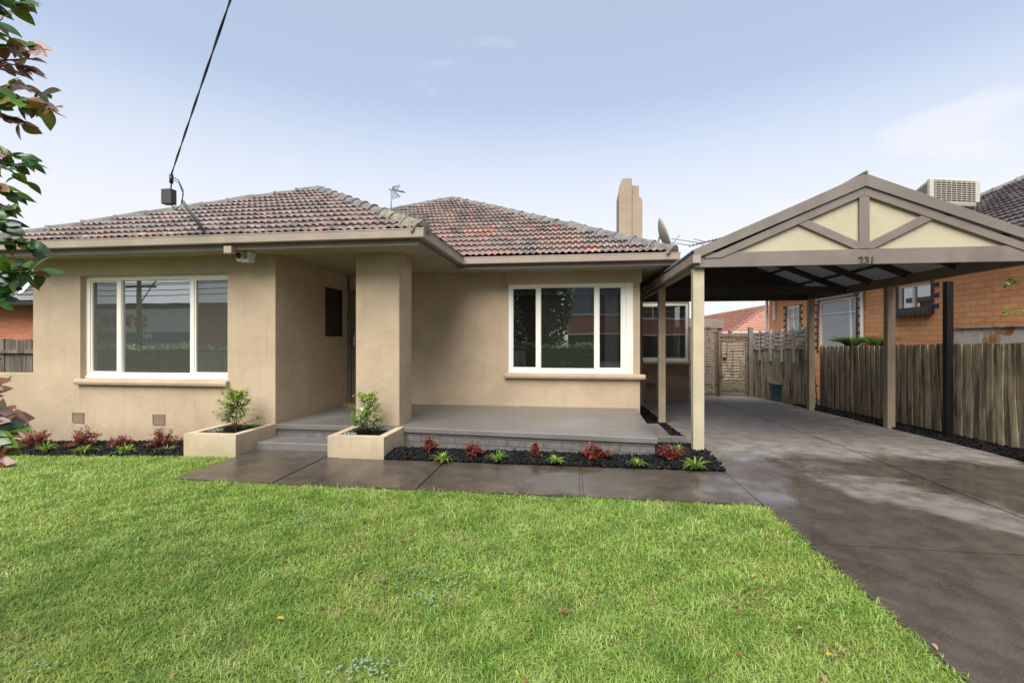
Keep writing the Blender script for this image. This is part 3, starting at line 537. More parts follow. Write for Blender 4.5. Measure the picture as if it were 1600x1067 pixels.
# tiled roof planes
def tiled(name, O, U, V, poly, mat, parent, tw=.215, course=.32, amp=.024, lap=.042, ss=6, seed=1, cut=()):
    """O eave origin, U unit along eave, V unit up the slope; poly convex list of (u,v) counterclockwise"""
    rg = random.Random(seed); O, U, V = Vector(O), Vector(U).normalized(), Vector(V).normalized(); N = U.cross(V).normalized()
    if N.z < 0: N = -N
    us = [p[0] for p in poly]; vs_ = [p[1] for p in poly]; u0, u1 = min(us), max(us); v0, v1 = min(vs_), max(vs_); wave = tw / 2; du = wave / ss
    nu = int((u1 - u0) / du) + 1; nc = int(math.ceil((v1 - v0) / course)); rows = []; ub = math.floor(u0 / wave) * wave
    jit = {}
    bm = bmesh.new(); uvl = bm.loops.layers.uv.new('UVMap'); grid = []
    for c in range(nc):
        st = (c % 2) * tw * .5
        for e in (0, 1):
            v = v0 + (c + e) * course - (.0 if e == 0 else .002); row = []
            for i in range(nu + 2):
                u = ub + i * du; ph = ((u) / wave) % 1.0; ti = math.floor((u + st) / tw); j = jit.setdefault((ti, c), (rg.gauss(0, .0035), rg.gauss(0, .004)))
                prof = math.sin(math.pi * min(1, ph / .68)) if ph < .68 else -.25 * math.sin(math.pi * (ph - .68) / .32)
                hgt = amp * prof + (lap if e == 0 else .002) + j[0] * (1 if e == 0 else .3); row.append((bm.verts.new((u, v + (j[1] - .012 * max(prof, 0) if e == 0 else 0), hgt)), u + st, (c + e) if e == 0 else c + .999))
            grid.append(row)
    for r_ in range(len(grid) - 1):
        A, B = grid[r_], grid[r_ + 1]; riser = r_ % 2 == 1
        for i in range(len(A) - 1):
            f = bm.faces.new((A[i][0], A[i + 1][0], B[i + 1][0], B[i][0])); f.smooth = not riser; cc = r_ // 2 + (1 if riser else 0)
            um = (A[i][1] + A[i + 1][1]) / 2 / tw
            uu = [(A[i][1] / tw), A[i + 1][1] / tw, B[i + 1][1] / tw, B[i][1] / tw]; fl = math.floor((A[i][1] + A[i + 1][1]) / 2 / tw)
            uu = [min(max(q, fl + .002), fl + .998) for q in uu]; vv = [cc + .02, cc + .02, cc + (.05 if riser else .99), cc + (.05 if riser else .99)]
            for lp, a, b in zip(f.loops, uu, vv): lp[uvl].uv = (a, b)
    n = len(poly)
    for k in range(n):
        a, b = Vector((*poly[k], 0)), Vector((*poly[(k + 1) % n], 0)); d = (b - a).normalized(); nn = Vector((d.y, -d.x, 0))
        g_ = bm.verts[:] + bm.edges[:] + bm.faces[:]
        bmesh.ops.bisect_plane(bm, geom=g_, plane_co=a, plane_no=nn, clear_outer=True)
    for v in bm.verts: v.co = O + U * v.co.x + V * v.co.y + N * v.co.z - rootloc(parent)
    bm.normal_update()
    if bm.faces and sum(f.normal.dot(N) for f in bm.faces) < 0: bmesh.ops.reverse_faces(bm, faces=bm.faces)
    me = bpy.data.meshes.new(name); bm.to_mesh(me); bm.free(); me.materials.append(mat); o = bpy.data.objects.new(name, me); C.objects.link(o); o.parent = parent; return o
def caps(parent, A, B, mat, L=.40, w=.120, seed=0, moss=None, name='ridge_cap'):
    """overlapping angled ridge caps from low A to high B"""
    A, B = Vector(A), Vector(B); T = (B - A).length; d = (B - A).normalized(); s = d.cross(Vector((0, 0, 1))).normalized(); u = s.cross(d).normalized(); n = int(T / L); L = T / n
    sec = [(-1, -.66), (-.82, -.28), (-.5, .18), (-.2, .42), (0, .47), (.2, .42), (.5, .18), (.82, -.28), (1, -.66)]; mb = MB(); mo = MB(); rg = random.Random(seed)
    for k in range(n):
        m_ = mo if (moss and k < moss) else mb; m_.r = rg.random(); st = [(0, 1.24), (.10, 1.20), (.12, 1.0), (1.04, .93)]; vs = []; tl = rg.gauss(0, .01)
        for (t, sc) in st:
            for (a, b) in sec: vs.append(A + d * (k + t) * L + s * a * w * sc + u * (b * w * sc + .032 + tl * (t)))
        q = len(sec); fs = [(i * q + j, i * q + j + 1, (i + 1) * q + j + 1, (i + 1) * q + j) for i in range(3) for j in range(q - 1)] + [tuple(range(q))]
        m_.add(vs, fs)
    o = mb.build(name, mat, parent)
    if moss: mo.build(name, M['moss'], parent)
    mt = MB(); vs = [];   # mortar bed under the caps
    K = int(T / .08)
    for k in range(K + 1):
        p = A + d * T * k / K; j = rg.uniform(-.012, .012); vs += [p - s * (w * 1.02 + j) - u * .055, p - s * w * .7 + u * .01, p + s * w * .7 + u * .01, p + s * (w * 1.02 + j) - u * .055]
    mt.add(vs, [(4 * k + i, 4 * k + i + 1, 4 * k + 5 + i, 4 * k + 4 + i) for k in range(K) for i in range(3)]); mt.build('mortar', M['mortar'], parent, recalc=False)
PT = .515; ca = math.atan(PT); cs, sn = math.cos(ca), math.sin(ca); EZ = 2.865
wx0, wx1, wy = -8.78, -1.84, 5.52; hw = (wx1 - wx0) / 2; apw = (wx0 + hw, wy + hw, EZ + hw * PT); sl_ = hw / cs
mx0, mx1, my = -8.35, 1.66, 7.56; hm = (mx1 - mx0) / 2; apm = (mx0 + hm, my + hm, EZ + .02 + hm * PT); slm = hm / cs; RIDGE = 4.0
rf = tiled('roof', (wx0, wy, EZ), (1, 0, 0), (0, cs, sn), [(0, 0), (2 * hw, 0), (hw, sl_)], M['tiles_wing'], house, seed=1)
tag(rf, 'brown weathered tiles over the front wing')
def sub(o): o.parent = rf; return o
tiled('tile_slope', (wx1, wy, EZ), (0, 1, 0), (-cs, 0, sn), [(0, 0), (5.6, 0), (5.6, sl_), (hw, sl_)], M['tiles_wing'], rf, ss=3, seed=2)
tiled('tile_slope', (wx0, 17.6, EZ), (0, -1, 0), (cs, 0, sn), [(0, 0), (17.6 - wy, 0), (17.6 - wy - hw, sl_), (2.0, sl_)], M['tiles_wing'], rf, ss=3, seed=3)
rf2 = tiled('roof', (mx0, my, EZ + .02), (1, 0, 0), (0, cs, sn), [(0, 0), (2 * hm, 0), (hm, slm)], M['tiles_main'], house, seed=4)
tag(rf2, 'patchy orange and grey tiles over the porch side')
tiled('tile_slope', (mx1, my, EZ + .02), (0, 1, 0), (-cs, 0, sn), [(0, 0), (hm * 2, 0), (hm, slm)], M['tiles_main'], rf2, ss=3, seed=5)
tiled('tile_slope', (mx0, my + 2 * hm, EZ + .02), (0, -1, 0), (cs, 0, sn), [(0, 0), (hm * 2, 0), (hm, slm)], M['tiles_main'], rf2, ss=3, seed=6)
tiled('tile_slope', (mx1, my + 2 * hm, EZ + .02), (-1, 0, 0), (0, -cs, sn), [(0, 0), (hm * 2, 0), (hm, slm)], M['tiles_main'], rf2, ss=2, seed=8)
caps(rf, (wx0 + .05, wy + .05, EZ + .03), apw, M['cap'], seed=1); caps(rf, (wx1 - .02, wy + .02, EZ + .03), apw, M['cap'], seed=2, moss=3)
caps(rf, (apw[0], 10.9, apw[2] + .001), (apw[0], apw[1], apw[2]), M['cap'], seed=5)
caps(rf2, (mx1 - .02, my + .02, EZ + .05), apm, M['cap'], seed=3); caps(rf2, (mx0 + .05, my + .05, EZ + .05), apm, M['cap'], seed=4)
# lead/mortar at the valley, rear bay roof
MB().hexa([(1.2, 12.3, 2.72), (3.3, 12.3, 2.72), (3.3, 17, 2.72), (1.2, 17, 2.72)], [(1.2, 12.3, 2.80), (3.3, 12.3, 2.80), (3.3, 17, 2.88), (1.2, 17, 2.88)]).build('bay_roof', M['fascia'], house)
# chimney
ch = MB(); cx, cy = 1.20, 10.0
def at2(px, y, zpx): return at(px, zpx, Y=y)
pA = at(967, 287, Y=10.0); pB = at(972, 278, Y=10.0); pC = at(987.5, 278, Y=10.0)
x0, x1, x2, x3 = pA.x, pC.x, at(998.5, 300, Y=10.05).x, at(1003.5, 300, Y=10.05).x
zt = pC.z; zs = at(970, 303, Y=10.0).z; z2 = at(990, 290, Y=10.05).z; z3 = at(990, 308, Y=10.05).z
ch.prism([(x0, 2.9), (x1, 2.9), (x1, zt - .02), (x1 - .02, zt), (pB.x, zt - .005), (x0, zs)], 1, 10.0, 10.55); 
ch.prism([(x1 - .005, 2.9), (x2, 2.9), (x2, z2), (x1 - .005, z2 + .01)], 1, 10.06, 10.49)
ch.prism([(x2 - .15, 2.9), (x3, 2.9), (x3, z3 - .12), (x3 - .012, z3 - .04), (x3 - .05, z3), (x2 - .15, z3)], 1, 10.03, 10.52)
ch.build('chimney', M['chim'], rf2, .010)

# ------------------------------------------------------------------ planters and their plants
def planter(x0, x1, y0, y1, label, dark):
    z1 = PZ - .002; t = .10; o = thing('planter_box', ((x0 + x1) / 2, y0, 0), label, 'planter', 'rendered planter boxes beside the steps'); b = MB()
    xs = [x0, x0 + t, x1 - t, x1]; yy = [y0, y0 + t, y1 - .005]
    b.hexa(*quadz([(x0, y0), (x1, y0), (x1, y0 + t), (x0, y0 + t)], -.15, z1)); b.hexa(*quadz([(x0, y0 + t), (x0 + t, y0 + t), (x0 + t, y1), (x0, y1)], -.15, z1)); b.hexa(*quadz([(x1 - t, y0 + t), (x1, y0 + t), (x1, y1), (x1 - t, y1)], -.15, z1))
    weld(b.build('box', M['planter'], o)); s = MB(); rg = random.Random(int(x0 * 100)); s.r = .3
    s.add([(x0 + t, y0 + t, z1 - .05), (x1 - t, y0 + t, z1 - .05), (x1 - t, y1, z1 - .02), (x0 + t, y1, z1 - .02)], [(0, 1, 2, 3)])
    for k in range(900):
        l = rg.uniform(.008, .024); x = rg.uniform(x0 + t + l, x1 - t - l); y = rg.uniform(y0 + t + l, y1 - l); Mx = Matrix.Translation((x, y, z1 - .045 + rg.uniform(0, .02))) @ Matrix.Rotation(rg.uniform(0, 6.28), 4, 'Z') @ Matrix.Rotation(rg.gauss(0, .4), 4, 'Y')
        s.r = rg.random() ** 2; s.box(-l, l, -l * .4, l * .4, -.004, .004, Mx)
    tag(s.build('mulch', M['mulch'], o, recalc=False), kind='stuff')
planter(-4.95, -4.217, 5.26, 6.028, 'low rendered planter box under the front window, left of the steps', 0); planter(-3.04, -2.30, 5.37, 6.138, 'low rendered planter box in front of the porch pillar', 1)
def planter_shrub(p, h, w, label, seed, flower=False):
    rg = random.Random(seed); o = thing('young_shrub', p, label, 'shrub', 'young leafy shrubs in the planter boxes'); st = MB(); lf = MB(); top = Vector(p) + Vector((.01, 0, h)); st.tube([p, Vector(p).lerp(top, .5) + Vector((.01, 0, 0)), top], [.008, .006, .002], 6)
    for k in range(60):
        t = rg.uniform(.06, .97); b = Vector(p).lerp(top, t); L = w / 2 * (1.15 - t * .85) * rg.uniform(.6, 1.1) * (1 if t > .15 else .7); a = rg.uniform(0, 6.283); e = b + Vector((math.cos(a) * L, math.sin(a) * L, L * rg.uniform(.1, .8))); st.tube([b, e], [.003, .0012], 4)
        for j in range(14):
            q = b.lerp(e, rg.uniform(.15, 1.02)); dd = (e - b).normalized() + rdir(rg, -.6, .5) * .8
            leaf(lf, q, dd, (0, 0, 1), rg.uniform(.055, .095), rg.uniform(.016, .026), .35, .25, min(1, max(0, t * .75 + rg.uniform(-.2, .35))), 4)
    lf.build('foliage', M['young'], o, recalc=False); st.build('stem', M['bark'], o)
    if flower:
        f = MB(); c = Vector(p) + Vector((-.0, -.11, h * .66))
        for k in range(6): a = k * 1.047; leaf(f, c, (math.cos(a), -.4, math.sin(a)), (0, -1, 0), .036, .03, .1, .1, .5, 4)
        f.build('flower', M['tealdot'], o, recalc=False)
planter_shrub((-4.50, 5.62, .25), .56, .60, 'young yellow green shrub in the planter under the front window', 5); planter_shrub((-2.70, 5.74, .25), .53, .54, 'young green shrub with one white flower in the pillar planter', 9, True)
def silverplant(p, r_, label, seed):
    rg = random.Random(seed); lf = MB()
    for k in range(190):
        a = rg.uniform(0, 6.283); q = r_ * math.sqrt(rg.random()); leaf(lf, Vector(p) + Vector((math.cos(a) * q, math.sin(a) * q * .7, rg.uniform(0, .035))), rdir(rg, .1, .8), (0, 0, 1), rg.uniform(.012, .022), rg.uniform(.008, .014), .2, .2, rg.random(), 3)
    tag(lf.build('silver_plant', M['silver'], recalc=False), label, 'plant', 'silver leaved ground covers in the planters')
silverplant((-4.72, 5.52, .26), .10, 'silver leaved plant low in the planter under the front window', 1); silverplant((-2.82, 5.53, .26), .08, 'silver leaved plant at the front of the pillar planter', 2); silverplant((-2.50, 5.90, .26), .09, 'silver leaved plant at the back right of the pillar planter', 3)

# bed plants
for i, (px, py, w, h, lab) in enumerate([(58, 699, .42, .26, 'low red shrub in the left bed nearest the low side wall'), (131, 701, .42, .30, 'fullest dark red shrub, second from left under the front window'), (190, 702, .32, .22, 'sparse red shrub between two fuller ones under the front window'), (255, 703, .42, .30, 'red shrub in the left bed beside the planter box')]):
    shrub_red(at(px, py, z=-.06), w, h, lab, 20 + i)
for i, (px, py, s, lab) in enumerate([(70, 709, .17, 'lime strappy tuft in the left bed nearest the low side wall'), (131, 712, .15, 'small lime strappy tuft below the fullest red shrub'), (195, 714, .18, 'large lime strappy tuft under the right part of the front window'), (262, 713, .15, 'lime strappy tuft close to the left planter box')]):
    tuft(at(px, py - 3, z=-.06), s, lab, 40 + i)
for i, (px, py, w, h, lab) in enumerate([(671, 706, .22, .20, 'compact red shrub beside the pillar planter'), (743, 712, .22, .16, 'red and green shrub second along the porch front'), (836, 714, .13, .18, 'small upright reddish shrub at the middle of the porch front'), (931, 717, .36, .20, 'wide bright red shrub under the porch window'), (1047, 720, .30, .19, 'bronze red shrub beside the carport front post')]):
    shrub_red(at(px, py, z=.06), w, h, lab, 60 + i)
for i, (px, py, s, lab) in enumerate([(692, 722, .15, 'lime tuft nearest the pillar planter in the porch bed'), (778, 721, .14, 'lime tuft second along the porch bed'), (867, 724, .12, 'lime tuft at the middle of the porch bed'), (995, 728, .11, 'smallest lime tuft in front of the porch corner'), (1088, 734, .17, 'large lime tuft at the foot of the carport post'), (1059, 706, .12, 'lime tuft beside the side step of the porch')]):
    tuft(at(px, py, z=.05), s, lab, 80 + i)

# ------------------------------------------------------------------ carport
car = thing('carport', (3.52, 6.0, 0), 'open gabled carport with brown grey timber trim and cream gable panels over the driveway', 'carport')
XL, XR, XA, YF, YB, ZB, ZA = 1.525, 5.56, 3.505, 6.0, 11.45, 2.405, 3.49
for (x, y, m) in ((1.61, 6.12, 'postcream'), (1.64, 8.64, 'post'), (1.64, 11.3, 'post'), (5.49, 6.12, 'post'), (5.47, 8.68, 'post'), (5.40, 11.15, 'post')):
    w = .068 if (x, y) == (1.61, 6.12) else .062
    MB().box(x - w, x + w, y - .055, y + .055, gz(x, y) - .1, ZB + (.0 if y < 7 else .02)).build('post', M[m], car, .005)
EZC = 2.615
def rz(x, top=EZC): return top + (x - XL) * (ZA - EZC) / (XA - XL) if x <= XA else top + (XR - x) * (ZA - EZC) / (XR - XA)
MB().box(XL + .02, XR - .02, YF, YF + .05, ZB, ZB + .185).build('front_beam', M['fascia'], car, .004)
MB().prism([(XL + .3, ZB + .19), (XR - .3, ZB + .19), (XA, ZA - .14)], 1, YF + .03, YF + .045).build('gable_panel', M['cream'], car)
bb = MB()
for s_, xe in ((0, XL), (1, XR)):
    q = [(xe, EZC), (XA, ZA), (XA, ZA - .150), (xe, EZC - .150 * .75)]
    q2 = [(xe + (.12 if s_ == 0 else -.12), rz(xe + (.12 if s_ == 0 else -.12)) - .152), (XA, ZA - .152), (XA, ZA - .255), (xe + (.34 if s_ == 0 else -.34), rz(xe + (.34 if s_ == 0 else -.34)) - .245)]
    b1 = MB().prism(q, 1, YF - .035, YF - .003); tag(b1.build('barge_board', M['fascia'], car, .004))
    MB().prism(q2, 1, YF - .012, YF + .028).build('gable_rafter', M['fascia'], car, .004)
MB().box(XA - .056, XA + .056, YF - .008, YF + .026, ZB + .187, ZA - .257).build('king_post', M['fascia'], car, .004)
for sg in (-1, 1):
    c0 = Vector((XA + sg * .10, ZB + .187 + .050)); c1 = Vector((XA + sg * .74, rz(XA + sg * .74) - .20)); e_ = (c1 - c0).normalized(); n_ = Vector((-e_.y, e_.x)) * (1 if sg > 0 else -1)
    u0 = c0 + n_ * .048; l0 = c0 - n_ * .048; us_ = u0 + e_ * ((XA + sg * .054 - u0.x) / e_.x); ls_ = l0 + e_ * ((ZB + .187 - l0.y) / e_.y); kp = Vector((XA + sg * .054, ZB + .187))
    ue, le = c1 + n_ * .048, c1 - n_ * .048
    pts_ = [us_, ue, le, ls_, kp] if (ls_.x - kp.x) * sg > 0 else [us_, ue, le, l0 + e_ * ((XA + sg * .054 - l0.x) / e_.x)]
    MB().prism([(p_.x, p_.y) for p_ in pts_], 1, YF - .004, YF + .024).build('gable_brace', M['fascia'], car, .003)
bo_ = MB()
for (x, z) in ((1.58, ZB + .05), (1.66, ZB + .13), (5.3, ZB + .06)): MB().tube([(x, YF + .01, z), (x, YF - .012, z)], .011, 8).build('bolt', M['rafter'], car)
tp = MB().tube([(XA, YF - .04, ZA + .012), (XA, YB, ZA + .012)], .022, 8); tp.build('ridge_cap', M['fascia'], car)
# roofing sheets
for sg, xe in ((-1, XL), (1, XR)):
    rs_ = MB(); n = 54; vs = []; 
    for k in range(n * 4 + 1):
        y = YF - .0 + (YB + .1 - YF) * k / (n * 4); b = .010 * math.cos(k * math.pi / 2); vs += [(xe - sg * -.06 if False else xe + sg * .03, y, rz(xe) - .012 * 1.0 + b), (XA, y, ZA - .012 + b)]
    rs_.add(vs, [(2 * k, 2 * k + 1, 2 * k + 3, 2 * k + 2) for k in range(n * 4)], True); rs_.build('roofing', M['sheet'], car, recalc=False)
for k, y in enumerate((6.35, 7.3, 8.25, 9.2, 10.15, 11.1)):
    for sg, xe in ((-1, XL), (1, XR)):
        MB().bar((xe, y, rz(xe) - .10), (XA - sg * -.0, y, ZA - .10), .045, .11, up=(0, 0, 1)).build('rafter', M['rafter'], car)
pu = MB()
for q in (.2, .5, .8):
    for sg, xe in ((-1, XL), (1, XR)):
        x = xe + (XA - xe) * q; pu.box(x - .035, x + .035, YF + .06, YB, rz(x) - .065, rz(x) - .028)
pu.build('purlins', M['rafter'], car)
for x in (1.61, 5.49): MB().box(x - .04, x + .04, YF + .055, YB, ZB + .002, ZB + .16).build('side_beam', M['fascia'], car, .004)
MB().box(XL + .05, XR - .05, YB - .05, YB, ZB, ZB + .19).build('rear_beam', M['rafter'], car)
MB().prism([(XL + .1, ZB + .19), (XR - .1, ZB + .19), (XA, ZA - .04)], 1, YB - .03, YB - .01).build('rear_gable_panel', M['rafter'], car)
for x in (9.9,):
    MB().box(XL + .09, XR - .09, x, x + .045, ZB + .02, ZB + .16).build('tie_beam', M['rafter'], car)
MB().box(XL - .012, XL + .075, YF - .05, YB, 2.455, 2.46).box(XL - .016, XL - .008, YF - .05, YB, 2.455, 2.56).box(XL + .07, XL + .078, YF - .05, YB, 2.46, 2.55).box(XL - .016, XL + .078, YF - .054, YF - .05, 2.455, 2.555).build('gutter', M['gutter'], car)
MB().box(XR + .0, XR + .01, YF - .05, YB, 2.455, 2.56).box(XR - .075, XR + .0, YF - .05, YB, 2.455, 2.46).build('gutter', M['gutter'], car)
def text_mesh(txt, size, depth, loc, rot, mat, parent=None, name='digit', mirror=False, font_scale=1):
    cu = bpy.data.curves.new('t', 'FONT'); cu.body = txt; cu.size = size; cu.extrude = depth; cu.align_x = 'CENTER'; cu.align_y = 'CENTER'; cu.offset = size * .015
    o = bpy.data.objects.new('t', cu); C.objects.link(o); dg = bpy.context.evaluated_depsgraph_get(); dg.update(); me = bpy.data.meshes.new_from_object(o.evaluated_get(dg)); bpy.data.objects.remove(o)
    me.materials.clear(); me.materials.append(mat); p = bpy.data.objects.new(name, me); C.objects.link(p); off = rootloc(parent) if parent else Vector((0, 0, 0)); p.location = Vector(loc) - off; p.rotation_euler = rot
    if mirror: p.scale.x = -1
    if parent: p.parent = parent
    return p
for k, ch_ in enumerate('231'):
    p = at([1345.5, 1354.5, 1363][k], 407.3, Y=YF - .006); text_mesh(ch_, .130, .008, (p.x, p.y, p.z), (R(90), 0, 0), M['post'] if False else m_paint('number paint', (.075, .06, .05), .5) if k == 0 else bpy.data.materials['number paint'], car)

# ------------------------------------------------------------------ steel posts, fence, lattice fence, gate, screen, pot
for (x, y, lab, w) in ((5.83, 7.93, 'black steel post standing alone in front of the paling fence', .046), (5.56, 11.45, 'black steel post beside the farthest tan carport post', .04)):
    o = MB().box(x - w, x + w, y - w, y + w, gz(x, y) - .1, 2.4 if y < 9 else 2.45).build('steel_post', M['black'], None, .004)
    o.location = (0, 0, 0); tag(o, lab, 'post', 'black steel posts along the fence')
fen = thing('paling_fence', (6.02, 7, 0), 'weathered timber paling fence running along the right of the driveway', 'fence'); pb = MB(); rg = random.Random(4); y = 2.2; 
while y < 11.9:
    w = rg.uniform(.085, .105); zt_ = 1.475 - (y - 6) * .026 + rg.gauss(0, .006); zb_ = gz(6, y) + rg.uniform(.0, .04); tl = rg.gauss(-.035, .03) if y > 6.6 else rg.gauss(-.008, .012); th = .014; kk_ = globals().get('kk_', 0) + 1; bo = rg.gauss(0, .003) + (.018 if kk_ % 2 else 0); pb.r = rg.random()
    sh = tl * (zt_ - zb_); x = 6.0 - bo; cv = rg.gauss(0, .012); vs = []
    for k, t in enumerate((0, .5, 1)):
        zz = zb_ + (zt_ - zb_) * t; yo = sh * (1 - t) + cv * math.sin(math.pi * t); xo = -abs(rg.gauss(0, .006)) if k == 0 else 0
        vs += [(x + xo, y + yo, zz), (x + xo, y + w + yo, zz), (x + th + xo, y + w + yo, zz), (x + th + xo, y + yo, zz)]
    pb.add(vs, [(3, 2, 1, 0), (8, 9, 10, 11)] + [(b * 4 + i, b * 4 + (i + 1) % 4, b * 4 + 4 + (i + 1) % 4, b * 4 + 4 + i) for b in range(2) for i in range(4)]); y += w - rg.uniform(.002, .014)
pb.build('palings', M['fence'], fen); pb = MB(); y = 2.2
while y < 11.95: pb.r = rg.random() * .3; pb.box(6.014, 6.028, y, y + .135, gz(6, y) + .03, 1.45 - (y - 6) * .026); y += .14
pb.build('backing_palings', M['fence'], fen)
rl = MB(); 
for z in (.25, 1.1): rl.box(6.03, 6.07, 2.2, 12, z - .04, z + .04)
rl.build('rails', M['fence'], fen)
for y in (2.4, 4.8, 7.2, 9.6, 12.0): MB().box(6.07, 6.17, y - .05, y + .05, -.3, 1.35).build('post', M['fence'], fen)
# lattice-topped fence towards the gate
A2, B2 = Vector((5.72, 11.9)), Vector((5.28, 14.35)); dd = (B2 - A2).normalized(); nn = Vector((-dd.y, dd.x)); Lf = (B2 - A2).length
lat = thing('lattice_fence', (A2.x, A2.y, -.15), 'paling fence topped with woven horizontal grey slats beside the gate', 'fence'); pb = MB(); rg = random.Random(14); t = 0
def fr_(t, o, z): p = A2 + dd * t + nn * o; return (p.x, p.y, z)
while t < Lf:
    w = rg.uniform(.08, .1); pb.r = rg.random() * .6; o = rg.gauss(0, .006); zb_, zt_ = -.2, 1.27 - t * .03 + rg.gauss(0, .01); pb.hexa([fr_(t, o, zb_), fr_(t + w, o, zb_), fr_(t + w, o - .015, zb_), fr_(t, o - .015, zb_)], [fr_(t, o, zt_), fr_(t + w, o, zt_), fr_(t + w, o - .015, zt_), fr_(t, o - .015, zt_)]); t += w + rg.uniform(.002, .01)
pb.build('palings', M['fence'], lat); ls = MB()
for k in range(9):
    z = 1.28 + k * .056; ph = k % 2 * math.pi; vs = []; ls.r = rg.random()
    for j in range(25):
        t = Lf * j / 24; o = .02 * math.sin(t / .45 * math.pi + ph) + .02; zz = z - t * .03 + .006 * math.sin(j * .9 + k)
        vs += [fr_(t, o, zz - .024), fr_(t, o + .008, zz - .024), fr_(t, o + .008, zz + .024), fr_(t, o, zz + .024)]
    ls.add(vs, [(4 * j + i, 4 * j + (i + 1) % 4, 4 * j + 4 + (i + 1) % 4, 4 * j + 4 + i) for j in range(24) for i in range(4)])
ls.build('slats', M['lattice'], lat)
for j in range(6):
    t = .02 + j * (Lf - .1) / 5; MB().hexa([fr_(t, .045, .9), fr_(t + .07, .045, .9), fr_(t + .07, .0, .9), fr_(t, 0, .9)], [fr_(t, .045, 1.80 - t * .03), fr_(t + .07, .045, 1.80 - t * .03), fr_(t + .07, 0, 1.80 - t * .03), fr_(t, 0, 1.80 - t * .03)]).build('lattice_post', M['lattice'], lat)
def slat_panel(x0, x1, y, z0, z1, name, label, cat, frame=True, step=.077, gap=False):
    o = thing(name, ((x0 + x1) / 2, y, z0), label, cat); s = MB(); z = z0 + .07; rg = random.Random(int(x0 * 10))
    while z < z1 - .03:
        s.r = rg.random() * .6
        n = 12; vs = []; 
        for j in range(n + 1): x = x0 + (x1 - x0) * j / n; q = .006 * math.sin(j * 1.1 + z * 9); vs += [(x, y, z + q), (x, y + .016, z + q), (x, y + .016, z + .052 + q), (x, y, z + .052 + q)]
        s.add(vs, [(4 * j + i, 4 * j + (i + 1) % 4, 4 * j + 4 + (i + 1) % 4, 4 * j + 4 + i) for j in range(n) for i in range(4)] + [(3, 2, 1, 0), (4 * n, 4 * n + 1, 4 * n + 2, 4 * n + 3)]); z += step
    s.build('slats', M['gate'], o); f = MB(); f.r = .3
    for x in [x0 + .035, x1 - .035] + ([(x0 + x1) / 2] if x1 - x0 > 1.2 else []): f.box(x - .035, x + .035, y + .018, y + .055, z0 + .03, z1 + .01)
    if frame:
        for a_, b_ in ((z0 + .12, z0 + .19), (z1 - .09, z1 - .03)): MB().box(x0, x1, y - .014, y - .008, a_, b_).build('rail', M['gate'], o, .002)
    f.box(x0 + .07, x1 - .07, y + .02, y + .05, z1 - .08, z1 - .01)
    f.build('frame', M['gate'], o, .003); return o
slat_panel(3.1, 4.30, 14.2, -.18, 1.86, 'slat_screen', 'fixed screen of brown horizontal slats between the rear window and the gate', 'screen', False)
gt_ = slat_panel(4.34, 5.12, 14.1, -.14, 1.66, 'slat_gate', 'brown gate of open horizontal slats at the driveway end', 'gate', True, .085)
MB().box(4.42, 4.50, 14.06, 14.075, .86, .96).build('latch', M['black'], gt_)
MB().box(4.30, 4.34, 14.1, 14.2, -.2, 1.75).build('hinge_post', M['gate'], gt_)
o = MB().box(5.17, 5.29, 14.15, 14.27, -.3, 1.86).build('gate_post', M['fascia'], None, .005); tag(o, 'square brown timber post at the right edge of the slat gate', 'post')
pp = at(1215, 626, z=-.16); pt = MB().lathe([(.0, 0), (.15, 0), (.158, .02), (.215, .44), (.235, .445), (.238, .485), (.215, .49), (.20, .44), (0, .42)], (pp.x, pp.y, gz(pp.x, pp.y) + .01)).build('plant_pot', M['pot']); tag(pt, 'tall teal glazed pot standing empty against the lattice fence', 'pot')

# ------------------------------------------------------------------ things on and at the house
sm = thing('service_mast', (-4.9, 5.62, 2.8), 'leaning grey pole with a grey junction box above the front gutter', 'service mast')
MB().tube([(-4.9, 5.66, 2.84), (-4.93, 5.22, 3.26)], .022, 10).build('pole', M['galv'], sm)
bx = Vector((-5.045, 5.14, 3.30)); MB().box(bx.x - .07, bx.x + .07, bx.y - .045, bx.y + .045, bx.z - .10, bx.z + .09).build('junction_box', M['greybox'], sm, .008)
ins = bx + Vector((.055, -.02, .22)); MB().tube([ins - Vector((0, 0, .06)), ins + Vector((.0, 0, .05))], .022, 8).build('insulator', M['cable'], sm)
c_ = MB(); c_.tube([ins + Vector((.0, 0, .03)), ins + Vector((.10, 0, -.03)), ins + Vector((.165, 0, -.16)), ins + Vector((.15, 0, -.32)), ins + Vector((.05, .01, -.40)), ins + Vector((-.02, .02, -.33))], .006, 6)
c_.tube([ins + Vector((.0, 0, 0)), ins + Vector((.09, .02, -.06)), ins + Vector((.15, .02, -.2)), ins + Vector((.12, .02, -.3))], .005, 6); c_.tube([ins + Vector((0, 0, -.05)), bx + Vector((.03, 0, .09))], .008, 6); c_.build('lead', M['cable'], sm)
A_ = ins + Vector((0, 0, .05)); T_ = at(358, 0, d=3.55); D_ = (T_ - A_); E_ = A_ + D_ * 5.2 + Vector((0, 0, -.6)); wr = MB()
for ph in (0, math.pi):
    pts = []
    for k in range(181):
        t = k / 180; p = A_.lerp(E_, t); p.z += .0 - .35 * math.sin(math.pi * t) * 0 + .6 * t * (1 - t) * .9; pts.append(p + Vector((math.cos(t * 90 + ph), 0, math.sin(t * 90 + ph))) * .007)
    wr.tube(pts, .006, 5)
tag(wr.build('power_cable', M['cable']), 'twisted black overhead cable running from the mast up to the street', 'cable')
sc_ = thing('security_light', (-4.45, 5.78, 2.7), 'white boxy security camera light under the front eave', 'security light')
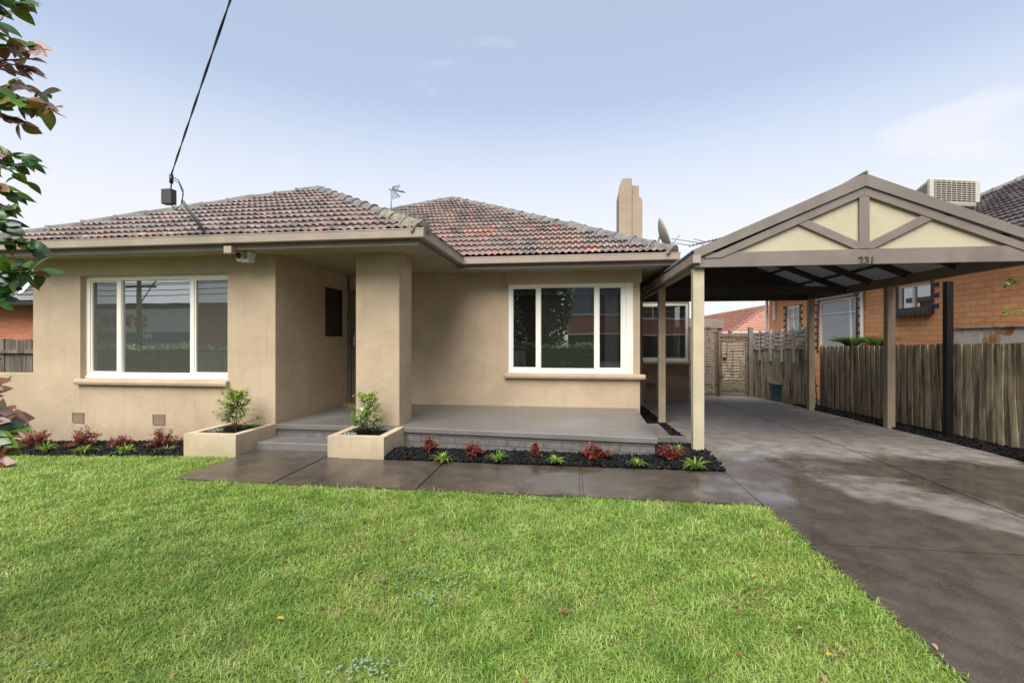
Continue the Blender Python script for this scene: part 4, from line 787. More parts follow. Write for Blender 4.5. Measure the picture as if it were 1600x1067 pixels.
b0 = at(384, 401, Y=5.80); MB().hexa([(b0.x - .085, b0.y - .07, b0.z - .075), (b0.x + .085, b0.y - .07, b0.z - .075), (b0.x + .085, b0.y + .07, b0.z - .075), (b0.x - .085, b0.y + .07, b0.z - .075)], [(b0.x - .115, b0.y - .085, b0.z + .06), (b0.x + .115, b0.y - .085, b0.z + .06), (b0.x + .115, b0.y + .07, b0.z + .06), (b0.x - .115, b0.y + .07, b0.z + .06)]).build('housing', M['white'], sc_, .01)
MB().tube([(b0.x - .045, b0.y - .077, b0.z + .0), (b0.x - .045, b0.y - .095, b0.z)], .04, 16).build('lens', M['lens'], sc_)
MB().box(b0.x - .03, b0.x + .03, b0.y - .02, b0.y + .05, b0.z + .06, 2.715).build('bracket', M['white'], sc_)
gl_ = MB(); 
for k in range(4): gl_.box(b0.x + .02, b0.x + .085, b0.y - .088, b0.y - .078, b0.z - .045 + k * .024, b0.z - .035 + k * .024)
gl_.build('speaker_slots', M['greybox'], sc_)
q = at(360.5, 391, Y=5.56); MB().box(q.x - .055, q.x + .055, 5.50, 5.577, q.z - .05, q.z + .045).build('bracket_block', M['gutter'], house, .004)
mt_ = MB(); n = 20; vs = [(-3.92, 8.10, PZ + .012)] + [(-3.92 + .34 * math.cos(a), 8.10 - .40 * math.sin(a), PZ + .012) for a in [math.pi * k / n for k in range(n + 1)]]
mt_.prism([(v[0], v[1]) for v in vs[1:]], 2, PZ + .002, PZ + .022); tag(mt_.build('doormat', M['mat']), 'half round brown doormat at the front door on the porch', 'doormat')
# antenna on the roof
p = at(611, 327, d=11.6); an = thing('aerial', (p.x, p.y, p.z - .2), 'small grey television aerial standing behind the valley of the roof', 'aerial'); tp_ = at(611.5, 297, d=11.6)
MB().tube([(p.x, p.y, p.z - .25), tp_], .014, 6).build('mast', M['galv'], an); e1 = at(608, 296, d=11.6); e2 = at(632, 300.5, d=11.6); bo = MB(); bo.tube([e1, e2], .016, 6); 
for k in range(7): q_ = e1.lerp(e2, .45 + k * .09); bo.tube([q_ + Vector((0, -.1, 0)), q_ + Vector((0, .1, 0))], .006, 4)
bo.build('boom', M['galv'], an); rf_ = MB()
a1, a2, b1, b2 = at(613.5, 310, d=11.45), at(617.5, 303, d=11.5), at(613.5, 292, d=11.45), at(619, 285, d=11.6)
for s0, s1 in ((at(613.5, 311, d=11.5), at(620, 303, d=11.8)), (at(613, 292, d=11.5), at(619, 284.5, d=11.8))):
    c0 = e1.lerp(e2, .25)
    for k in range(6): f0 = k / 5; rf_.tube([c0.lerp(s0, f0), c0.lerp(s1, f0) + Vector((0, .25, 0))], .007, 4)
    rf_.tube([c0, s0], .008, 4); rf_.tube([c0 + Vector((0, .2, 0)), s1 + Vector((0, .25, 0))], .008, 4)
rf_.build('reflector', M['galv'], an)
# satellite dish
dc = at(1035, 368, Y=9.3); di = thing('satellite_dish', (dc.x, dc.y, dc.z - .4), 'weathered satellite dish seen edge on beside the roof corner', 'satellite dish'); ds = MB(); ax = Vector((.97, -.06, .34)).normalized(); s1_ = ax.cross(Vector((0, 0, 1))).normalized(); u1_ = s1_.cross(ax).normalized(); vs = []; NR, NA = 6, 28
for i in range(NR + 1):
    for k in range(NA): r_ = .34 * i / NR; a = 6.2832 * k / NA; vs.append(dc + s1_ * r_ * math.cos(a) * .86 + u1_ * r_ * math.sin(a) + ax * (.28 * r_ * r_ / .34 - .04))
ds.add(vs, [(i * NA + k, i * NA + (k + 1) % NA, (i + 1) * NA + (k + 1) % NA, (i + 1) * NA + k) for i in range(NR) for k in range(NA)], True); d_ = ds.build('reflector', M['dish'], di, recalc=False); sm_ = d_.modifiers.new('solid', 'SOLIDIFY'); sm_.thickness = .012
MB().tube([dc + ax * -.05, dc + Vector((-.12, 0, -.22)), dc + Vector((-.12, 0, -.55))], .02, 8).build('arm', M['galv'], di); MB().tube([dc - u1_ * .3, dc + ax * .3 - u1_ * .12], .01, 6).build('feed_arm', M['galv'], di)
# far yagi
p0, p1 = at(1077, 384.5, Y=22), at(1125, 373, Y=23); yg = thing('yagi_aerial', (p0.x + .6, p0.y, p0.z - 1.5), 'thin long-armed television aerial seen just left of the carport gable', 'aerial'); b = MB(); b.tube([p0, p1], .035, 5); b.tube([at(1098, 379, Y=22.4), at(1098, 400, Y=22.4)], .03, 5); b.build('boom', M['galv'], yg); b = MB()
for k in range(9): q_ = p0.lerp(p1, k / 8); l = .42; b.tube([q_ + Vector((-.05, -l * .3, .02)), q_ + Vector((.05, l * .3, -.02))], .02, 4)
for (x0_, y0_, x1_, y1_) in ((1049, 373, 1094, 380), (1046, 378.5, 1080, 384), (1083, 373, 1104, 379)): b.tube([at(x0_, y0_, Y=22.2), at(x1_, y1_, Y=22.3)], .018, 4)
b.build('elements', M['galv'], yg)

# ------------------------------------------------------------------ neighbours
NX = 7.2
def nY(px): 
    r_ = (px - PX0) / F; return (NX * CT + r_ * NX * ST) / (r_ * CT - ST)
def nz_(px, py): return at(px, py, X=NX).z
nb = thing('brick_house', (NX, 11, 0), 'orange brick house with cooler on its tiled roof beyond the paling fence', 'house')
wa = (nY(1454), nY(1403), nz_(1454, 483), nz_(1454, 441)); wb = (nY(1337), nY(1279), nz_(1337, 549), nz_(1337, 461)); wc = (nY(1249), nY(1229), nz_(1240, 522), nz_(1240, 478)); wd = (nY(1214), nY(1206), nz_(1210, 500), nz_(1210, 472))
b = MB(); wallbox(b, 'y', 1.5, 17.8, -.6, 3.0, NX, NX + .12, [wa, wb, wc]); weld(b.build('wall', M['obrick'], nb)); b = MB(); wallbox(b, 'x', NX + .125, 15, -.6, 3.0, 17.8, 17.68, []); weld(b.build('wall', M['obrick'], nb))
def nwin(y0, y1, z0, z1, mull, trans, mats, fw=.05, name='window'):
    f = MB(); x0, x1 = NX + .03, NX + .09; f.box(x0, x1, y0, y0 + fw, z0, z1); f.box(x0, x1, y1 - fw, y1, z0, z1); f.box(x0, x1, y0 + fw, y1 - fw, z0, z0 + fw); f.box(x0, x1, y0 + fw, y1 - fw, z1 - fw, z1)
    for m in mull: f.box(x0 - .004, x1, m - .025, m + .025, z0 + fw, z1 - fw)
    for z in trans: f.box(x0 + .002, x1 - .01, y0 + fw, y1 - fw, z - .012, z + .012)
    w = f.build(name, M['frame'], nb, .003); MB().box(NX + .06, NX + .066, y0 + fw, y1 - fw, z0 + fw, z1 - fw).build('pane', mats, w); MB().box(NX + .10, NX + .11, y0 + .02, y1 - .02, z0, z1).build('curtain', M['curtain'], w); return w
n1_ = nwin(*wa, [wa[0] + (wa[1] - wa[0]) * .55], [], M['glass2'], .035)
sa_ = MB(); sa_.prism([(NX - .14, wa[2] - .02), (NX + .0, wa[2] + .07), (NX + .0, wa[2] - .09), (NX - .14, wa[2] - .12)], 1, wa[0] - .08, wa[1] + .08)
for k in range(8): yq = wa[0] - .07 + k * (wa[1] - wa[0] + .14) / 7.5; sa_.box(NX - .15, NX - .145, yq, yq + .09, wa[2] - .115, wa[2] - .03)
sa_.build('sill', M['quoin'], n1_)
n2_ = nwin(*wb, [wb[0] + .28], [wb[3] - .42], M['curtained'], .07); MB().box(NX - .12, NX + .03, wb[0] - .1, wb[1] + .1, wb[3] - .0, wb[3] + .10).build('head_trim', M['gutter'], n2_)
n3_ = nwin(*wc, [(wc[0] + wc[1]) / 2], [wc[2] + .6], M['curtained'], .06)
for (w_, n) in ((wa, 7), (wb, 14), (wc, 12)):
    for sd_ in (-1, 1):
        b = MB(); ye = w_[0] if sd_ < 0 else w_[1]; b.box(NX - .0035, NX + .001, min(ye, ye + sd_ * .05), max(ye, ye + sd_ * .05), w_[2] - .1, w_[3])
        for k in range(n):
            z = w_[2] - .1 + k * .105
            if z > w_[3]: break
            l = .22 if k % 2 else .10; b.box(NX - .005, NX + .002, min(ye + sd_ * .002, ye + sd_ * l), max(ye + sd_ * .002, ye + sd_ * l), z + .005, z + .095)
        b.build('quoins', M['quoin'], nb)
yd = nY(1350); MB().tube([(NX - .05, yd, -.3), (NX - .05, yd, 3.05)], .04, 10).build('downpipe', M['white'], nb)
for pxx in (1200, 1212): yd = nY(pxx); MB().box(NX - .07, NX - .005, yd - .06, yd + .06, nz_(pxx, 500 if pxx == 1212 else 535), 3.0).build('downpipe', M['white'], nb)
MB().box(6.75, 6.77, 1.5, 18.2, 2.93, 3.08).box(6.77, NX + .02, 1.5, 18.2, 2.99, 3.0).build('eave', M['frame'], nb); MB().sweep([(6.75, 18.25), (6.75, 1.5)], [(-.0, 2.97), (-.1, 2.97), (-.11, 3.07), (-.0, 3.07)]).build('gutter', M['frame'], nb)
nr = tiled('roof', (6.68, 1.5, 3.08), (0, 1, 0), (cs, 0, sn), [(0, 0), (17, 0), (11.5, 6.2), (0, 6.2)], M['tiles_dark'], nb, tw=.26, course=.33, ss=4, seed=21); tiled('tile_slope', (20.0, 18.5, 3.08), (-1, 0, 0), (0, -cs, sn), [(0, 0), (13.3, 0), (7.8, 6.2), (5.5, 6.2)], M['tiles_dark'], nr, tw=.26, course=.33, ss=2, seed=22)
caps(nr, (6.70, 18.48, 3.12), (6.70 + 5.52, 18.48 - 5.52, 3.12 + 5.52 * PT), M['cap'], seed=31, L=.45)
# evaporative cooler
ac = thing('roof_cooler', (8.25, 11.1, 3.9), 'beige evaporative cooler with louvred sides on the neighbouring roof', 'air cooler')
q0 = at(1453, 320, d=9.6); q1 = at(1528, 318, d=9.75); zc0 = q0.z; zc1 = at(1490, 279, d=9.7).z; q2 = at(1424, 312, d=10.6); q3 = q1 + (q2 - q0)
def shr(ps, f): c = sum((Vector(p_) for p_ in ps), Vector()) / 4; return [c + (Vector(p_) - c) * f for p_ in ps]
base_ = [(q0.x, q0.y, zc0), (q1.x, q1.y, zc0), (q3.x, q3.y, zc0), (q2.x, q2.y, zc0)]; cc = sum((Vector(p_) for p_ in base_), Vector()) / 4; bd = MB(); top_ = [(x, y, zc1 - .03) for x, y, z in base_]
bd.hexa(shr(base_, .95), [Vector((p_.x, p_.y, zc0 + .10)) for p_ in shr(base_, 1.0)]); bd.hexa([Vector((p_.x, p_.y, zc0 + .1)) for p_ in shr(base_, .93)], [Vector((p_.x, p_.y, zc1 - .06)) for p_ in shr(base_, .93)]); bd.hexa([Vector((p_.x, p_.y, zc1 - .06)) for p_ in shr(base_, .98)], [Vector((p_.x, p_.y, zc1 + .0)) for p_ in shr(base_, .94)])
for i in range(4):
    v = Vector(base_[i]); v = cc + (v - cc) * .955; bd.box(v.x - .045, v.x + .045, v.y - .045, v.y + .045, zc0 + .08, zc1 - .03)
acm = m_simple('beige plastic', (.50, .46, .38), .6); bd.build('cabinet', acm, ac, .02); lv = MB()
for i in range(4):
    a, b_ = Vector(base_[i]), Vector(base_[(i + 1) % 4]); a = cc + (a - cc) * .965; b_ = cc + (b_ - cc) * .965
    for k in range(9): z = zc0 + .13 + k * (zc1 - zc0 - .22) / 8; lv.bar((a.x, a.y, z), (b_.x, b_.y, z), .04, .014)
    for k in range(1, 9): p_ = a.lerp(b_, k / 9); lv.box(p_.x - .008, p_.x + .008, p_.y - .008, p_.y + .008, zc0 + .1, zc1 - .06)
lv.build('louvre', acm, ac); iv = MB().hexa([Vector((p_.x, p_.y, zc0 + .1)) for p_ in shr(base_, .935)], [Vector((p_.x, p_.y, zc1 - .07)) for p_ in shr(base_, .935)]); iv.build('filter_pad', M['quoin'], ac); MB().box(cc.x - .25, cc.x + .25, cc.y - .25, cc.y + .25, 3.5, zc0 + .02).build('duct', M['greybox'], ac)
# rusty box, frond plant, climber and twig beyond the fence
rbx0, rbx1 = at(1476, 535, X=6.5), at(1650, 530, X=6.5); o = thing('rusty_cabinet', (6.6, rbx0.y, 0), 'white metal cabinet with rust stains showing above the paling fence', 'cabinet')
ztop = at(1490, 513, X=6.5).z; MB().box(6.5, 7.0, rbx1.y, (rbx0.y + rbx1.y) / 2 + .2, .2, ztop).build('panel', M['rust'], o, .01); MB().box(6.5, 7.0, (rbx0.y + rbx1.y) / 2 + .21, rbx0.y, .2, ztop - .01).build('panel', M['rust'], o, .01)
MB().box(6.47, 7.02, rbx1.y - .02, rbx0.y + .02, ztop, ztop + .015).build('lid', M['rust'], o)
def frond_plant(p, n, L, label, seed):
    rg = random.Random(seed); o = thing('palm_plant', p, label, 'plant', None); lf = MB(); st = MB()
    for k in range(n):
        a = rg.uniform(0, 6.283); l = L * rg.uniform(.7, 1.1); pts = [Vector(p) + Vector((math.cos(a) * l * t * .8, math.sin(a) * l * t * .8, l * (1.25 * t - .75 * t * t))) for t in (0, .33, .66, 1)]; st.tube(pts, [.012, .009, .006, .002], 5)
        for j in range(26):
            t = .15 + .85 * j / 25; i = min(2, int(t * 3)); q_ = pts[i].lerp(pts[i + 1], t * 3 - i); dr_ = (pts[i + 1] - pts[i]).normalized(); sd_ = dr_.cross(Vector((0, 0, 1))).normalized() * (1 if j % 2 else -1); leaf(lf, q_, sd_ + dr_ * .6 + Vector((0, 0, .25)), (0, 0, 1), l * .28, .022, .2, .2, rg.random(), 3)
    lf.build('fronds', M['palm'], o, recalc=False); st.build('stems', M['palm'], o)
p = at(1330, 552, X=6.7); frond_plant((p.x, p.y, p.z + .06), 34, .60, 'green feathery palm showing over the fence below the big neighbouring window', 2)
p = at(1372, 551, X=6.6); frond_plant((p.x, p.y, p.z + .05), 24, .50, 'smaller feathery palm over the fence near the tan carport post', 3)
def twiggy(name, pts, leaves, mat, label, cat, seed, ls=(.04, .06), r0=.008, spread=.05):
    rg = random.Random(seed); o = thing(name, pts[0], label, cat); st = MB(); st.tube(pts, [r0 * (1 - .7 * i / (len(pts) - 1)) for i in range(len(pts))], 6); lf = MB(); P_ = [Vector(p_) for p_ in pts]
    for k in range(leaves):
        t = rg.uniform(.05, 1) * (len(P_) - 1); i = min(len(P_) - 2, int(t)); q_ = P_[i].lerp(P_[i + 1], t - i) + Vector((rg.gauss(0, spread), rg.gauss(0, spread), rg.gauss(0, spread))); l = rg.uniform(*ls); leaf(lf, q_, rdir(rg, -.6, .6), (0, 0, 1), l, l * .45, .2, .2, rg.random(), 4)
    lf.build('foliage', M[mat], o, recalc=False); st.build('branch', M['bark'], o)
twiggy('climbing_plant', [(5.95, 12.0, -.1), (5.85, 11.9, .8), at(1266, 575, X=5.83), at(1262, 545, X=5.8), at(1252, 515, X=5.85), at(1248, 505, X=5.9)], 46, 'young', 'leafy green climber growing up between steel post and lattice fence', 'climber', 4, (.07, .12), .012, .08)
twiggy('overhanging_branch', [at(1680, 410, d=5.2), at(1630, 425, d=5.3), at(1590, 436, d=5.4), at(1562, 447, d=5.45)], 80, 'young', 'thin leafy branch reaching in at the right under the carport eave', 'branch', 5, (.05, .085), .006, .04)
twiggy('overhanging_branch', [at(1680, 500, d=5.2), at(1630, 492, d=5.3), at(1596, 486, d=5.4), at(1566, 494, d=5.45)], 70, 'young', 'lower leafy twig reaching in at the right above the rusty cabinet', 'branch', 6, (.05, .085), .006, .035)

# rear: orange roofed house, beige shed
orh = thing('tiled_house', (9, 34, 0), 'distant house with a bright orange tiled hip roof behind the gate', 'house')
MB().box(10.3, 20, 30.6, 60, -.5, 1.9).build('wall', M['rbrick'], orh)
tiled('roof', (9.8, 30.0, 1.9), (1, 0, 0), (0, cs, sn), [(0, 0), (10, 0), (6.3, 3.7 / cs), (3.7, 3.7 / cs)], M['tiles_orange'], orh, tw=.3, course=.34, ss=4, seed=41); tiled('roof', (9.8, 60, 1.9), (0, -1, 0), (cs, 0, sn), [(0, 0), (30, 0), (26.3, 3.7 / cs), (0, 3.7 / cs)], M['tiles_orange'], orh, tw=.3, course=.34, ss=3, seed=42)
caps(orh, (9.82, 30.02, 1.95), (9.8 + 3.7, 30 + 3.7, 1.95 + 3.7 * PT), M['tiles_orange'], seed=43); caps(orh, (13.5, 60, 1.9 + 3.7 * PT), (13.5, 33.7, 1.9 + 3.7 * PT), M['tiles_orange'], seed=44)
shd = thing('shed', (4.3, 17, -.2), 'flat brown shed wall showing over the slat screen', 'shed'); s0, s1 = at(1062, 500, Y=16.5), at(1128, 500, Y=16.5)
MB().box(s0.x - 1, s1.x, 16.5, 19, -.4, at(1100, 513, Y=16.5).z).build('wall', M['shed'], shd); MB().box(s0.x - 1.05, s1.x + .05, 16.42, 19.05, at(1100, 513, Y=16.5).z + .001, at(1100, 499, Y=16.5).z).build('fascia', M['shed'], shd, .01)
bf = thing('back_fence', (5, 22, -.4), 'pale timber fence far behind the slat gate', 'fence'); pb = MB(); rg = random.Random(8); x = 1.0
while x < 9.7: w = .12; pb.r = rg.random() * .4; pb.box(x, x + w, 22, 22.02, -.5, 1.35 + rg.gauss(0, .01)); x += w + .01
pb.build('palings', M['fence'], bf); MB().box(1, 9.7, 22.02, 22.08, .9, 1.0).build('rail', M['fence'], bf)
# left neighbour
lh = thing('brick_house', (-14, 12, 0), 'red brick house with charcoal tiles at the far left behind the paling fence', 'house'); e = at(30, 470, Y=10.5)
b = MB(); b.box(-24, -11.0, 11.0, 18, -.5, e.z - .05); b.build('wall', M['rbrick'], lh); MB().box(-24.5, -10.5, 10.38, 10.5, e.z - .12, e.z + .02).box(-24.4, -10.6, 10.5, 11, e.z - .06, e.z - .045).build('gutter', M['black'], lh)
tiled('roof', (-24.5, 10.40, e.z + .0), (1, 0, 0), (0, cs, sn), [(0, 0), (13.9, 0), (13.9, 1), (9.8, 5.0), (0, 5.0)], M['tiles_grey'], lh, tw=.3, course=.34, ss=4, seed=51)
pa, pb_ = at(28, 463, Y=10.7), at(53, 436, Y=11.4); MB().bar((pa.x, pa.y, pa.z), (pb_.x, pb_.y, pb_.z), .09, .05).build('roof_flashing', M['white'], lh)
lf_ = thing('side_fence', (-10, 8, 0), 'brown paling fence between the low rendered wall and the red brick house', 'fence'); pb = MB(); rg = random.Random(44); x = -16; zt_ = at(40, 530, Y=7.6).z
while x < -8.3: w = rg.uniform(.13, .16); pb.r = rg.random(); pb.box(x, x + w, 7.6 + rg.gauss(0, .005), 7.625, -.2, zt_ + rg.gauss(0, .012)); x += w + .012
pb.build('palings', M['fence2'], lf_); rz1 = at(40, 549, Y=7.6).z; MB().box(-16, -8.3, 7.55, 7.594, rz1 - .035, rz1 + .035).build('rail', M['fence2'], lf_)
lw = MB().box(-13, -8.275, 6.05, 6.2, -.4, at(30, 583, Y=6.05).z).build('low_wall', M['wall'], None, .008); tag(lw, 'low rendered wall continuing left from the corner of the house', 'wall')
tp = thing('garden_tap', (-8.5, 5.95, .1), 'small white hose reel fitting on the low wall behind the leaves', 'tap'); q = at(36, 663, Y=6.0); MB().lathe([(0, -.06), (.05, -.05), (.065, 0), (.05, .05), (0, .06)], (q.x, q.y - .03, q.z), 16).build('body', M['white'], tp); MB().tube([(q.x, q.y + .05, q.z), (q.x, q.y - .1, q.z), (q.x + .03, q.y - .12, q.z - .06)], .018, 8).build('spout', M['greybox'], tp)

# ------------------------------------------------------------------ foreground tree at the left edge
tr = thing('camellia_tree', (-3.0, 1.3, 0), 'broad leaved small tree with green and bronze leaves reaching in at the left edge', 'tree'); st = MB(); lf = MB(); rg = random.Random(77)
def D(px, py, d): return at(px, py, d=d)
trunk = [Vector((-2.95, 1.25, 0)), Vector((-2.9, 1.27, .8)), Vector((-2.85, 1.3, 1.6)), Vector((-2.8, 1.3, 2.4)), Vector((-2.75, 1.3, 3.1))]; st.tube(trunk, [.06, .05, .04, .028, .012], 8)
# each twig: pixel path (start off-frame) , depth, leaf list along it
tw = [
 ([(-90, 60), (-40, 20), (10, -5), (45, 15)], 1.5, 10, .3), ([(-90, 10), (-20, -30), (30, -20), (58, 0)], 1.55, 8, .3), ([(-90, 110), (-40, 85), (5, 70), (40, 72), (62, 73)], 1.45, 11, .75), ([(-90, 120), (-30, 105), (20, 95), (70, 92)], 1.5, 7, .8), ([(-90, 90), (-40, 60), (0, 40), (20, 30)], 1.4, 10, .5),
 ([(-90, 130), (-30, 120), (30, 100), (62, 108)], 1.45, 4, .8), ([(-90, 130), (-20, 135), (30, 150), (70, 165), (100, 172)], 1.5, 16, .65), ([(-60, 160), (-20, 165), (20, 160), (60, 155)], 1.42, 12, .5), ([(-90, 190), (-30, 180), (20, 178), (50, 196)], 1.5, 8, .75), ([(-90, 170), (-30, 150), (40, 130), (88, 148)], 1.55, 9, .7),
 ([(-90, 235), (-30, 215), (0, 225), (20, 235)], 1.4, 9, .6), ([(-90, 240), (-20, 235), (40, 243), (80, 250)], 1.45, 5, .35), ([(-90, 265), (-20, 258), (25, 260), (55, 255), (72, 258)], 1.45, 6, .3), ([(-60, 260), (0, 250), (30, 265), (60, 285)], 1.4, 3, .2),
 ([(-90, 290), (-20, 285), (10, 290), (48, 310)], 1.4, 8, .35), ([(-90, 320), (-30, 310), (5, 318), (35, 330)], 1.32, 12, .15), ([(-90, 350), (-30, 335), (5, 345), (25, 350)], 1.3, 10, .1), ([(-60, 380), (-20, 380), (30, 375), (65, 385)], 1.3, 14, .35), ([(-60, 400), (-20, 405), (30, 405), (60, 425), (86, 428)], 1.3, 14, .35), ([(-60, 420), (-20, 425), (20, 428), (48, 418)], 1.28, 12, .2), ([(-60, 455), (-20, 450), (5, 455), (16, 475)], 1.3, 12, .15), ([(-60, 440), (-20, 440), (15, 445), (30, 450)], 1.35, 12, .2),
 ([(-60, 610), (-20, 600), (5, 590), (3, 560)], 1.3, 3, .9), ([(-60, 640), (-10, 630), (20, 605), (44, 588)], 1.3, 2, .85), ([(-60, 640), (-20, 640), (20, 632), (50, 645)], 1.25, 7, .85), ([(-60, 670), (-20, 665), (15, 660), (45, 650)], 1.22, 9, .95), ([(-60, 690), (-20, 688), (10, 680), (35, 672)], 1.2, 12, .5), ([(-60, 705), (-20, 700), (10, 695), (28, 700)], 1.2, 11, .75), ([(-60, 730), (-20, 728), (8, 722), (25, 722)], 1.18, 9, .9), ([(-60, 745), (-20, 745), (2, 742)], 1.18, 7, .9)]
for (path, d, nl, tone) in tw:
    nl = int(nl * 2.4)
    P_ = [D(x - (16 if y < 560 else 26), y, d + .05 * math.sin(i * 2.1 + y)) for i, (x, y) in enumerate(path)]; tb = min(trunk, key=lambda q_: (q_ - P_[0]).length); st.tube([tb] + P_, [.012, .007, .0045] + [.003] * (len(P_) - 3) + [.0015], 5)
    for k in range(nl):
        t = (k + .7) / nl; t = .25 + .75 * t; t *= (len(P_) - 1); i = min(len(P_) - 2, int(t)); q_ = P_[i].lerp(P_[i + 1], min(1, t - i)); dr_ = (P_[i + 1] - P_[i]).normalized()
        dv = dr_ * .7 + rdir(rg, -.7, .5) * .9; L_ = rg.choice((rg.uniform(.03, .05), rg.uniform(.045, .076))) * (d / 1.4); up_ = Vector((rg.gauss(.1, .5), -rg.uniform(.2, 1.1), rg.uniform(.3, 1))); leaf(lf, q_, dv, up_, L_, L_ * rg.uniform(.5, .68), rg.uniform(.05, .35), rg.uniform(.05, .35), min(1, max(0, tone + rg.gauss(0, .2))), 7)
for k in range(700):      # the rest of the crown, outside the picture to the left
    q_ = Vector((rg.uniform(-3.9, -2.45), rg.uniform(.7, 2.0), rg.uniform(.4, 3.6))); xc_ = (q_.x * CT + q_.y * ST); yc_ = -q_.x * ST + q_.y * CT
    if yc_ > .05 and xc_ / yc_ > -1.19: continue
    leaf(lf, q_, rdir(rg, -.7, .5), (rg.gauss(0, .5), rg.gauss(0, .5), 1), .085, .042, .2, .2, rg.random(), 5)
lf.build('foliage', M['camellia'], tr, recalc=False); st.build('trunk', M['bark'], tr)

# fallen leaves
FL = [(432, 965, .05, 'leafyellow', 'single yellow fallen leaf on the left half of the lawn'), (594, 916, .04, 'leafred', 'small dark red fallen leaf on the lawn left of centre'), (727, 904, .035, 'leaftan', 'small tan fallen leaf beside the clover patch'), (872, 956, .05, 'leafred', 'left one of two touching orange red leaves at mid lawn'), (889, 958, .055, 'leafred', 'right one of two touching orange red leaves at mid lawn'), (822, 818, .035, 'leafred', 'tiny red leaf on the lawn closest to the path'),
      (1196, 845, .045, 'leafred', 'red brown leaf on the lawn nearest the path and driveway corner'), (1151, 877, .04, 'leaftan', 'pale tan leaf high on the lawn near the driveway'), (1239, 890, .04, 'leafred', 'orange leaf next to the driveway edge at mid lawn'), (1183, 897, .05, 'leaftan', 'long tan leaf just above the orange leaf pair'), (1176, 918, .035, 'leafred', 'left leaf of the orange leaf pair near the driveway'), (1190, 923, .045, 'leafred', 'right brighter leaf of the orange leaf pair near the driveway'), (1203, 937, .04, 'leaftan', 'curled tan leaf just below the orange leaf pair'),
      (1151, 958, .045, 'leafred', 'bright red leaf alone on the lower right lawn'), (1255, 980, .04, 'leafyellow', 'amber leaf on the lawn left of the watermark letters position near the driveway'), (1291, 1023, .045, 'leafyellow', 'yellow leaf low on the lawn near the driveway'), (1150, 1019, .04, 'leafred', 'dull red leaf low on the lawn'), (1128, 1040, .035, 'leafred', 'dark red leaf second lowest on the lawn'), (1113, 1056, .04, 'leafred', 'lowest small red leaf on the lawn'), (1286, 1052, .055, 'leaftan', 'largest tan leaf at the bottom right of the lawn'), (1456, 1004, .045, 'leaftan', 'tan leaf right on the driveway edge'), (874, 1056, .035, 'leafred', 'orange leaf at the bottom middle of the lawn'), (820, 1058, .045, 'leafred', 'brown red leaf at the bottom middle beside an orange one'), (268, 1058, .05, 'leaftan', 'brown leaf at the bottom left of the lawn')]
for i, (a, b, s, m, l) in enumerate(FL): fallen_leaf(a, b, s, m, l.replace(' left of the watermark letters position near the driveway', ' midway between the curled tan leaf and the lowest yellow leaf'), 200 + i)
cl_ = MB(); rg = random.Random(9)
for (px, py, r_, n) in ((690, 905, .22, 90), (670, 935, .15, 60), (560, 1045, .10, 50), (590, 1040, .07, 30), (500, 800, .3, 90), (480, 815, .2, 50), (70, 1040, .08, 20), (700, 860, .15, 35), (810, 850, .15, 25)):
    c0 = at(px, py, z=.03)
    for k in range(int(n * .6)):
        a = rg.uniform(0, 6.28); q_ = Vector((c0.x + r_ * rg.gauss(0, .5) * 1.5, c0.y + r_ * rg.gauss(0, .5) * .7, rg.uniform(.025, .045)))
        for j in range(3): leaf(cl_, q_, (math.cos(a + j * 2.09), math.sin(a + j * 2.09), .25), (0, 0, 1), rg.uniform(.007, .012), .009, .1, .1, rg.random(), 3)
tag(cl_.build('clover', M['clover'], recalc=False), 'pale silvery clover patches scattered in the lawn grass', 'clover', kind='stuff')

# ------------------------------------------------------------------ the street behind the camera (seen in the window reflections)
tag(MB().box(-60, 60, -5.6, -4.2, -.3, -.02).build('footpath', M['conc']), kind='structure'); tag(MB().box(-60, 60, -18, -6.2, -.3, -.10).build('road', M['asphalt']), kind='structure')
hd_ = MB(); rg = random.Random(5)
for k in range(9000):
    q_ = Vector((rg.uniform(-24, 1.2), rg.uniform(-4.0, -3.3), 0)); q_.z = 1.25 * rg.random() ** .6 + .08 * math.sin(q_.x * 2); leaf(hd_, q_, rdir(rg), (0, 0, 1), .16, .09, .2, .2, rg.random(), 3)
hd_.r = .1; hd_.box(-24, 1.2, -3.9, -3.4, -.1, 1.1); tag(hd_.build('hedge', M['hedge'], recalc=False), 'clipped green hedge along the street front', 'hedge')
fc = thing('factory', (-30, -24, 0), 'long pale factory with red lettering across the street', 'factory'); MB().box(-60, -33.5, -30, -24, -.3, 4.2).build('wall', M['facwall'], fc); MB().box(-33.4, -12, -30, -23.9, -.3, 4.6).build('wall', M['flats'], fc); MB().box(-60, -12, -30, -23.7, 4.61, 4.69).build('parapet', M['greybox'], fc); text_mesh('SYMINGTON', 1.5, .03, (-42.2, -23.94, 3.1), (R(90), 0, R(180)), M['signred'], fc, 'lettering'); text_mesh('PRO', .7, .03, (-37.5, -23.56, 1.7), (R(90), 0, R(180)), M['offwhite'], fc, 'lettering'); MB().box(-58, -33, -23.95, -23.6, 1.3, 2.1).build('blue_band', M['blue'], fc)
fl_ = thing('flats', (4, -16, 0), 'two storey brick flats across the street', 'flats'); MB().box(-.5, 16, -30, -20.5, 2.0, 3.4).build('wall', M['flats'], fl_); MB().box(-.3, 16, -30, -20.9, -.3, 1.89).build('lower_wall', M['black'], fl_); MB().box(-.7, 16, -30, -20.3, 3.401, 3.52).build('ledge', M['offwhite'], fl_); MB().box(-.5, 16, -30, -20.5, 3.521, 7.5).build('upper_wall', M['pane'], fl_)
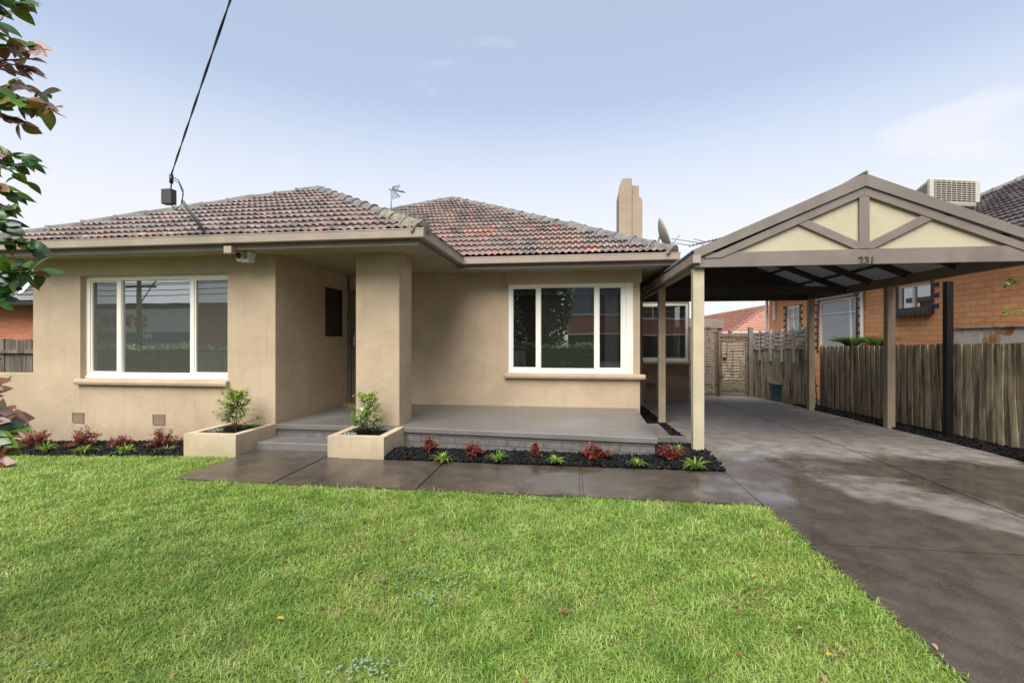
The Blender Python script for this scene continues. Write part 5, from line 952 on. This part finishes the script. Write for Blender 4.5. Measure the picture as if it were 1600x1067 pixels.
for k in range(8): MB().box(-.5 + k * 2.1, -.42 + k * 2.1, -20.49, -20.42, 3.6, 7.4).build('mullion', M['black'], fl_)
MB().box(-.6, 16, -20.6, -20.25, 1.9, 1.99).build('ledge', M['offwhite'], fl_)
up = thing('power_pole', (-33.3, -19, 0), 'timber power pole on the far side of the street', 'power pole'); MB().tube([(-33.3, -19, -.3), (-33.3, -19, 9)], [.2, .14], 10).build('pole', M['gate'], up); b = MB(); b.box(-34.7, -31.9, -19.12, -18.95, 5.5, 5.66); b.box(-34.5, -32.1, -19.12, -18.95, 6.3, 6.44); b.bar((-33.3, -19.05, 4.2), (-31.6, -19.05, 6.4), .06, .06); b.build('crossarm', M['gate'], up)
b = MB()
for k in range(6):
    z = 5.8 + (k % 3) * .4 - (k // 3) * 1.0; b.tube([(-70, -19 + k * .1, z + .8), (-33, -19 + k * .1, z), (20, -19 + k * .1, z + .9)], .03, 4)
b2 = MB(); rg = random.Random(3); x = -14.0
while x < -2: w_ = rg.uniform(.09, .11); b2.r = rg.random(); b2.box(x, x + w_, -3.2, -3.18, -.1, 1.0 + rg.gauss(0, .01)); x += w_ + .008
b2.r = .5; b2.box(-14, -2, -3.24, -3.201, .7, .78); tag(b2.build('street_fence', M['lattice']), 'low paling fence along the street front', 'fence')
tag(b.build('street_wires', M['cable']), 'overhead wires along the far side of the street', 'wires')
tree_ = thing('street_tree', (-4.2, -6.2, 0), 'dense dark tree by the street', 'tree'); b = MB(); rg = random.Random(6)
for k in range(9000): q_ = rdir(rg, -1, 1) * rg.random() ** .4; leaf(b, Vector((-1.75 + q_.x * 1.75, -7 + q_.y * 1.2, 3.6 + q_.z * 3.6)), rdir(rg), (0, 0, 1), .32, .18, .2, .2, 0, 3)
b.build('crown', M['hedge'], tree_, recalc=False); MB().tube([(-2.1, -7, -.3), (-2.1, -7, 5)], [.18, .06], 8).build('trunk', M['bark'], tree_)
print('objects', len(bpy.data.objects), 'polys', sum(len(o.data.polygons) for o in bpy.data.objects if o.type == 'MESH'))
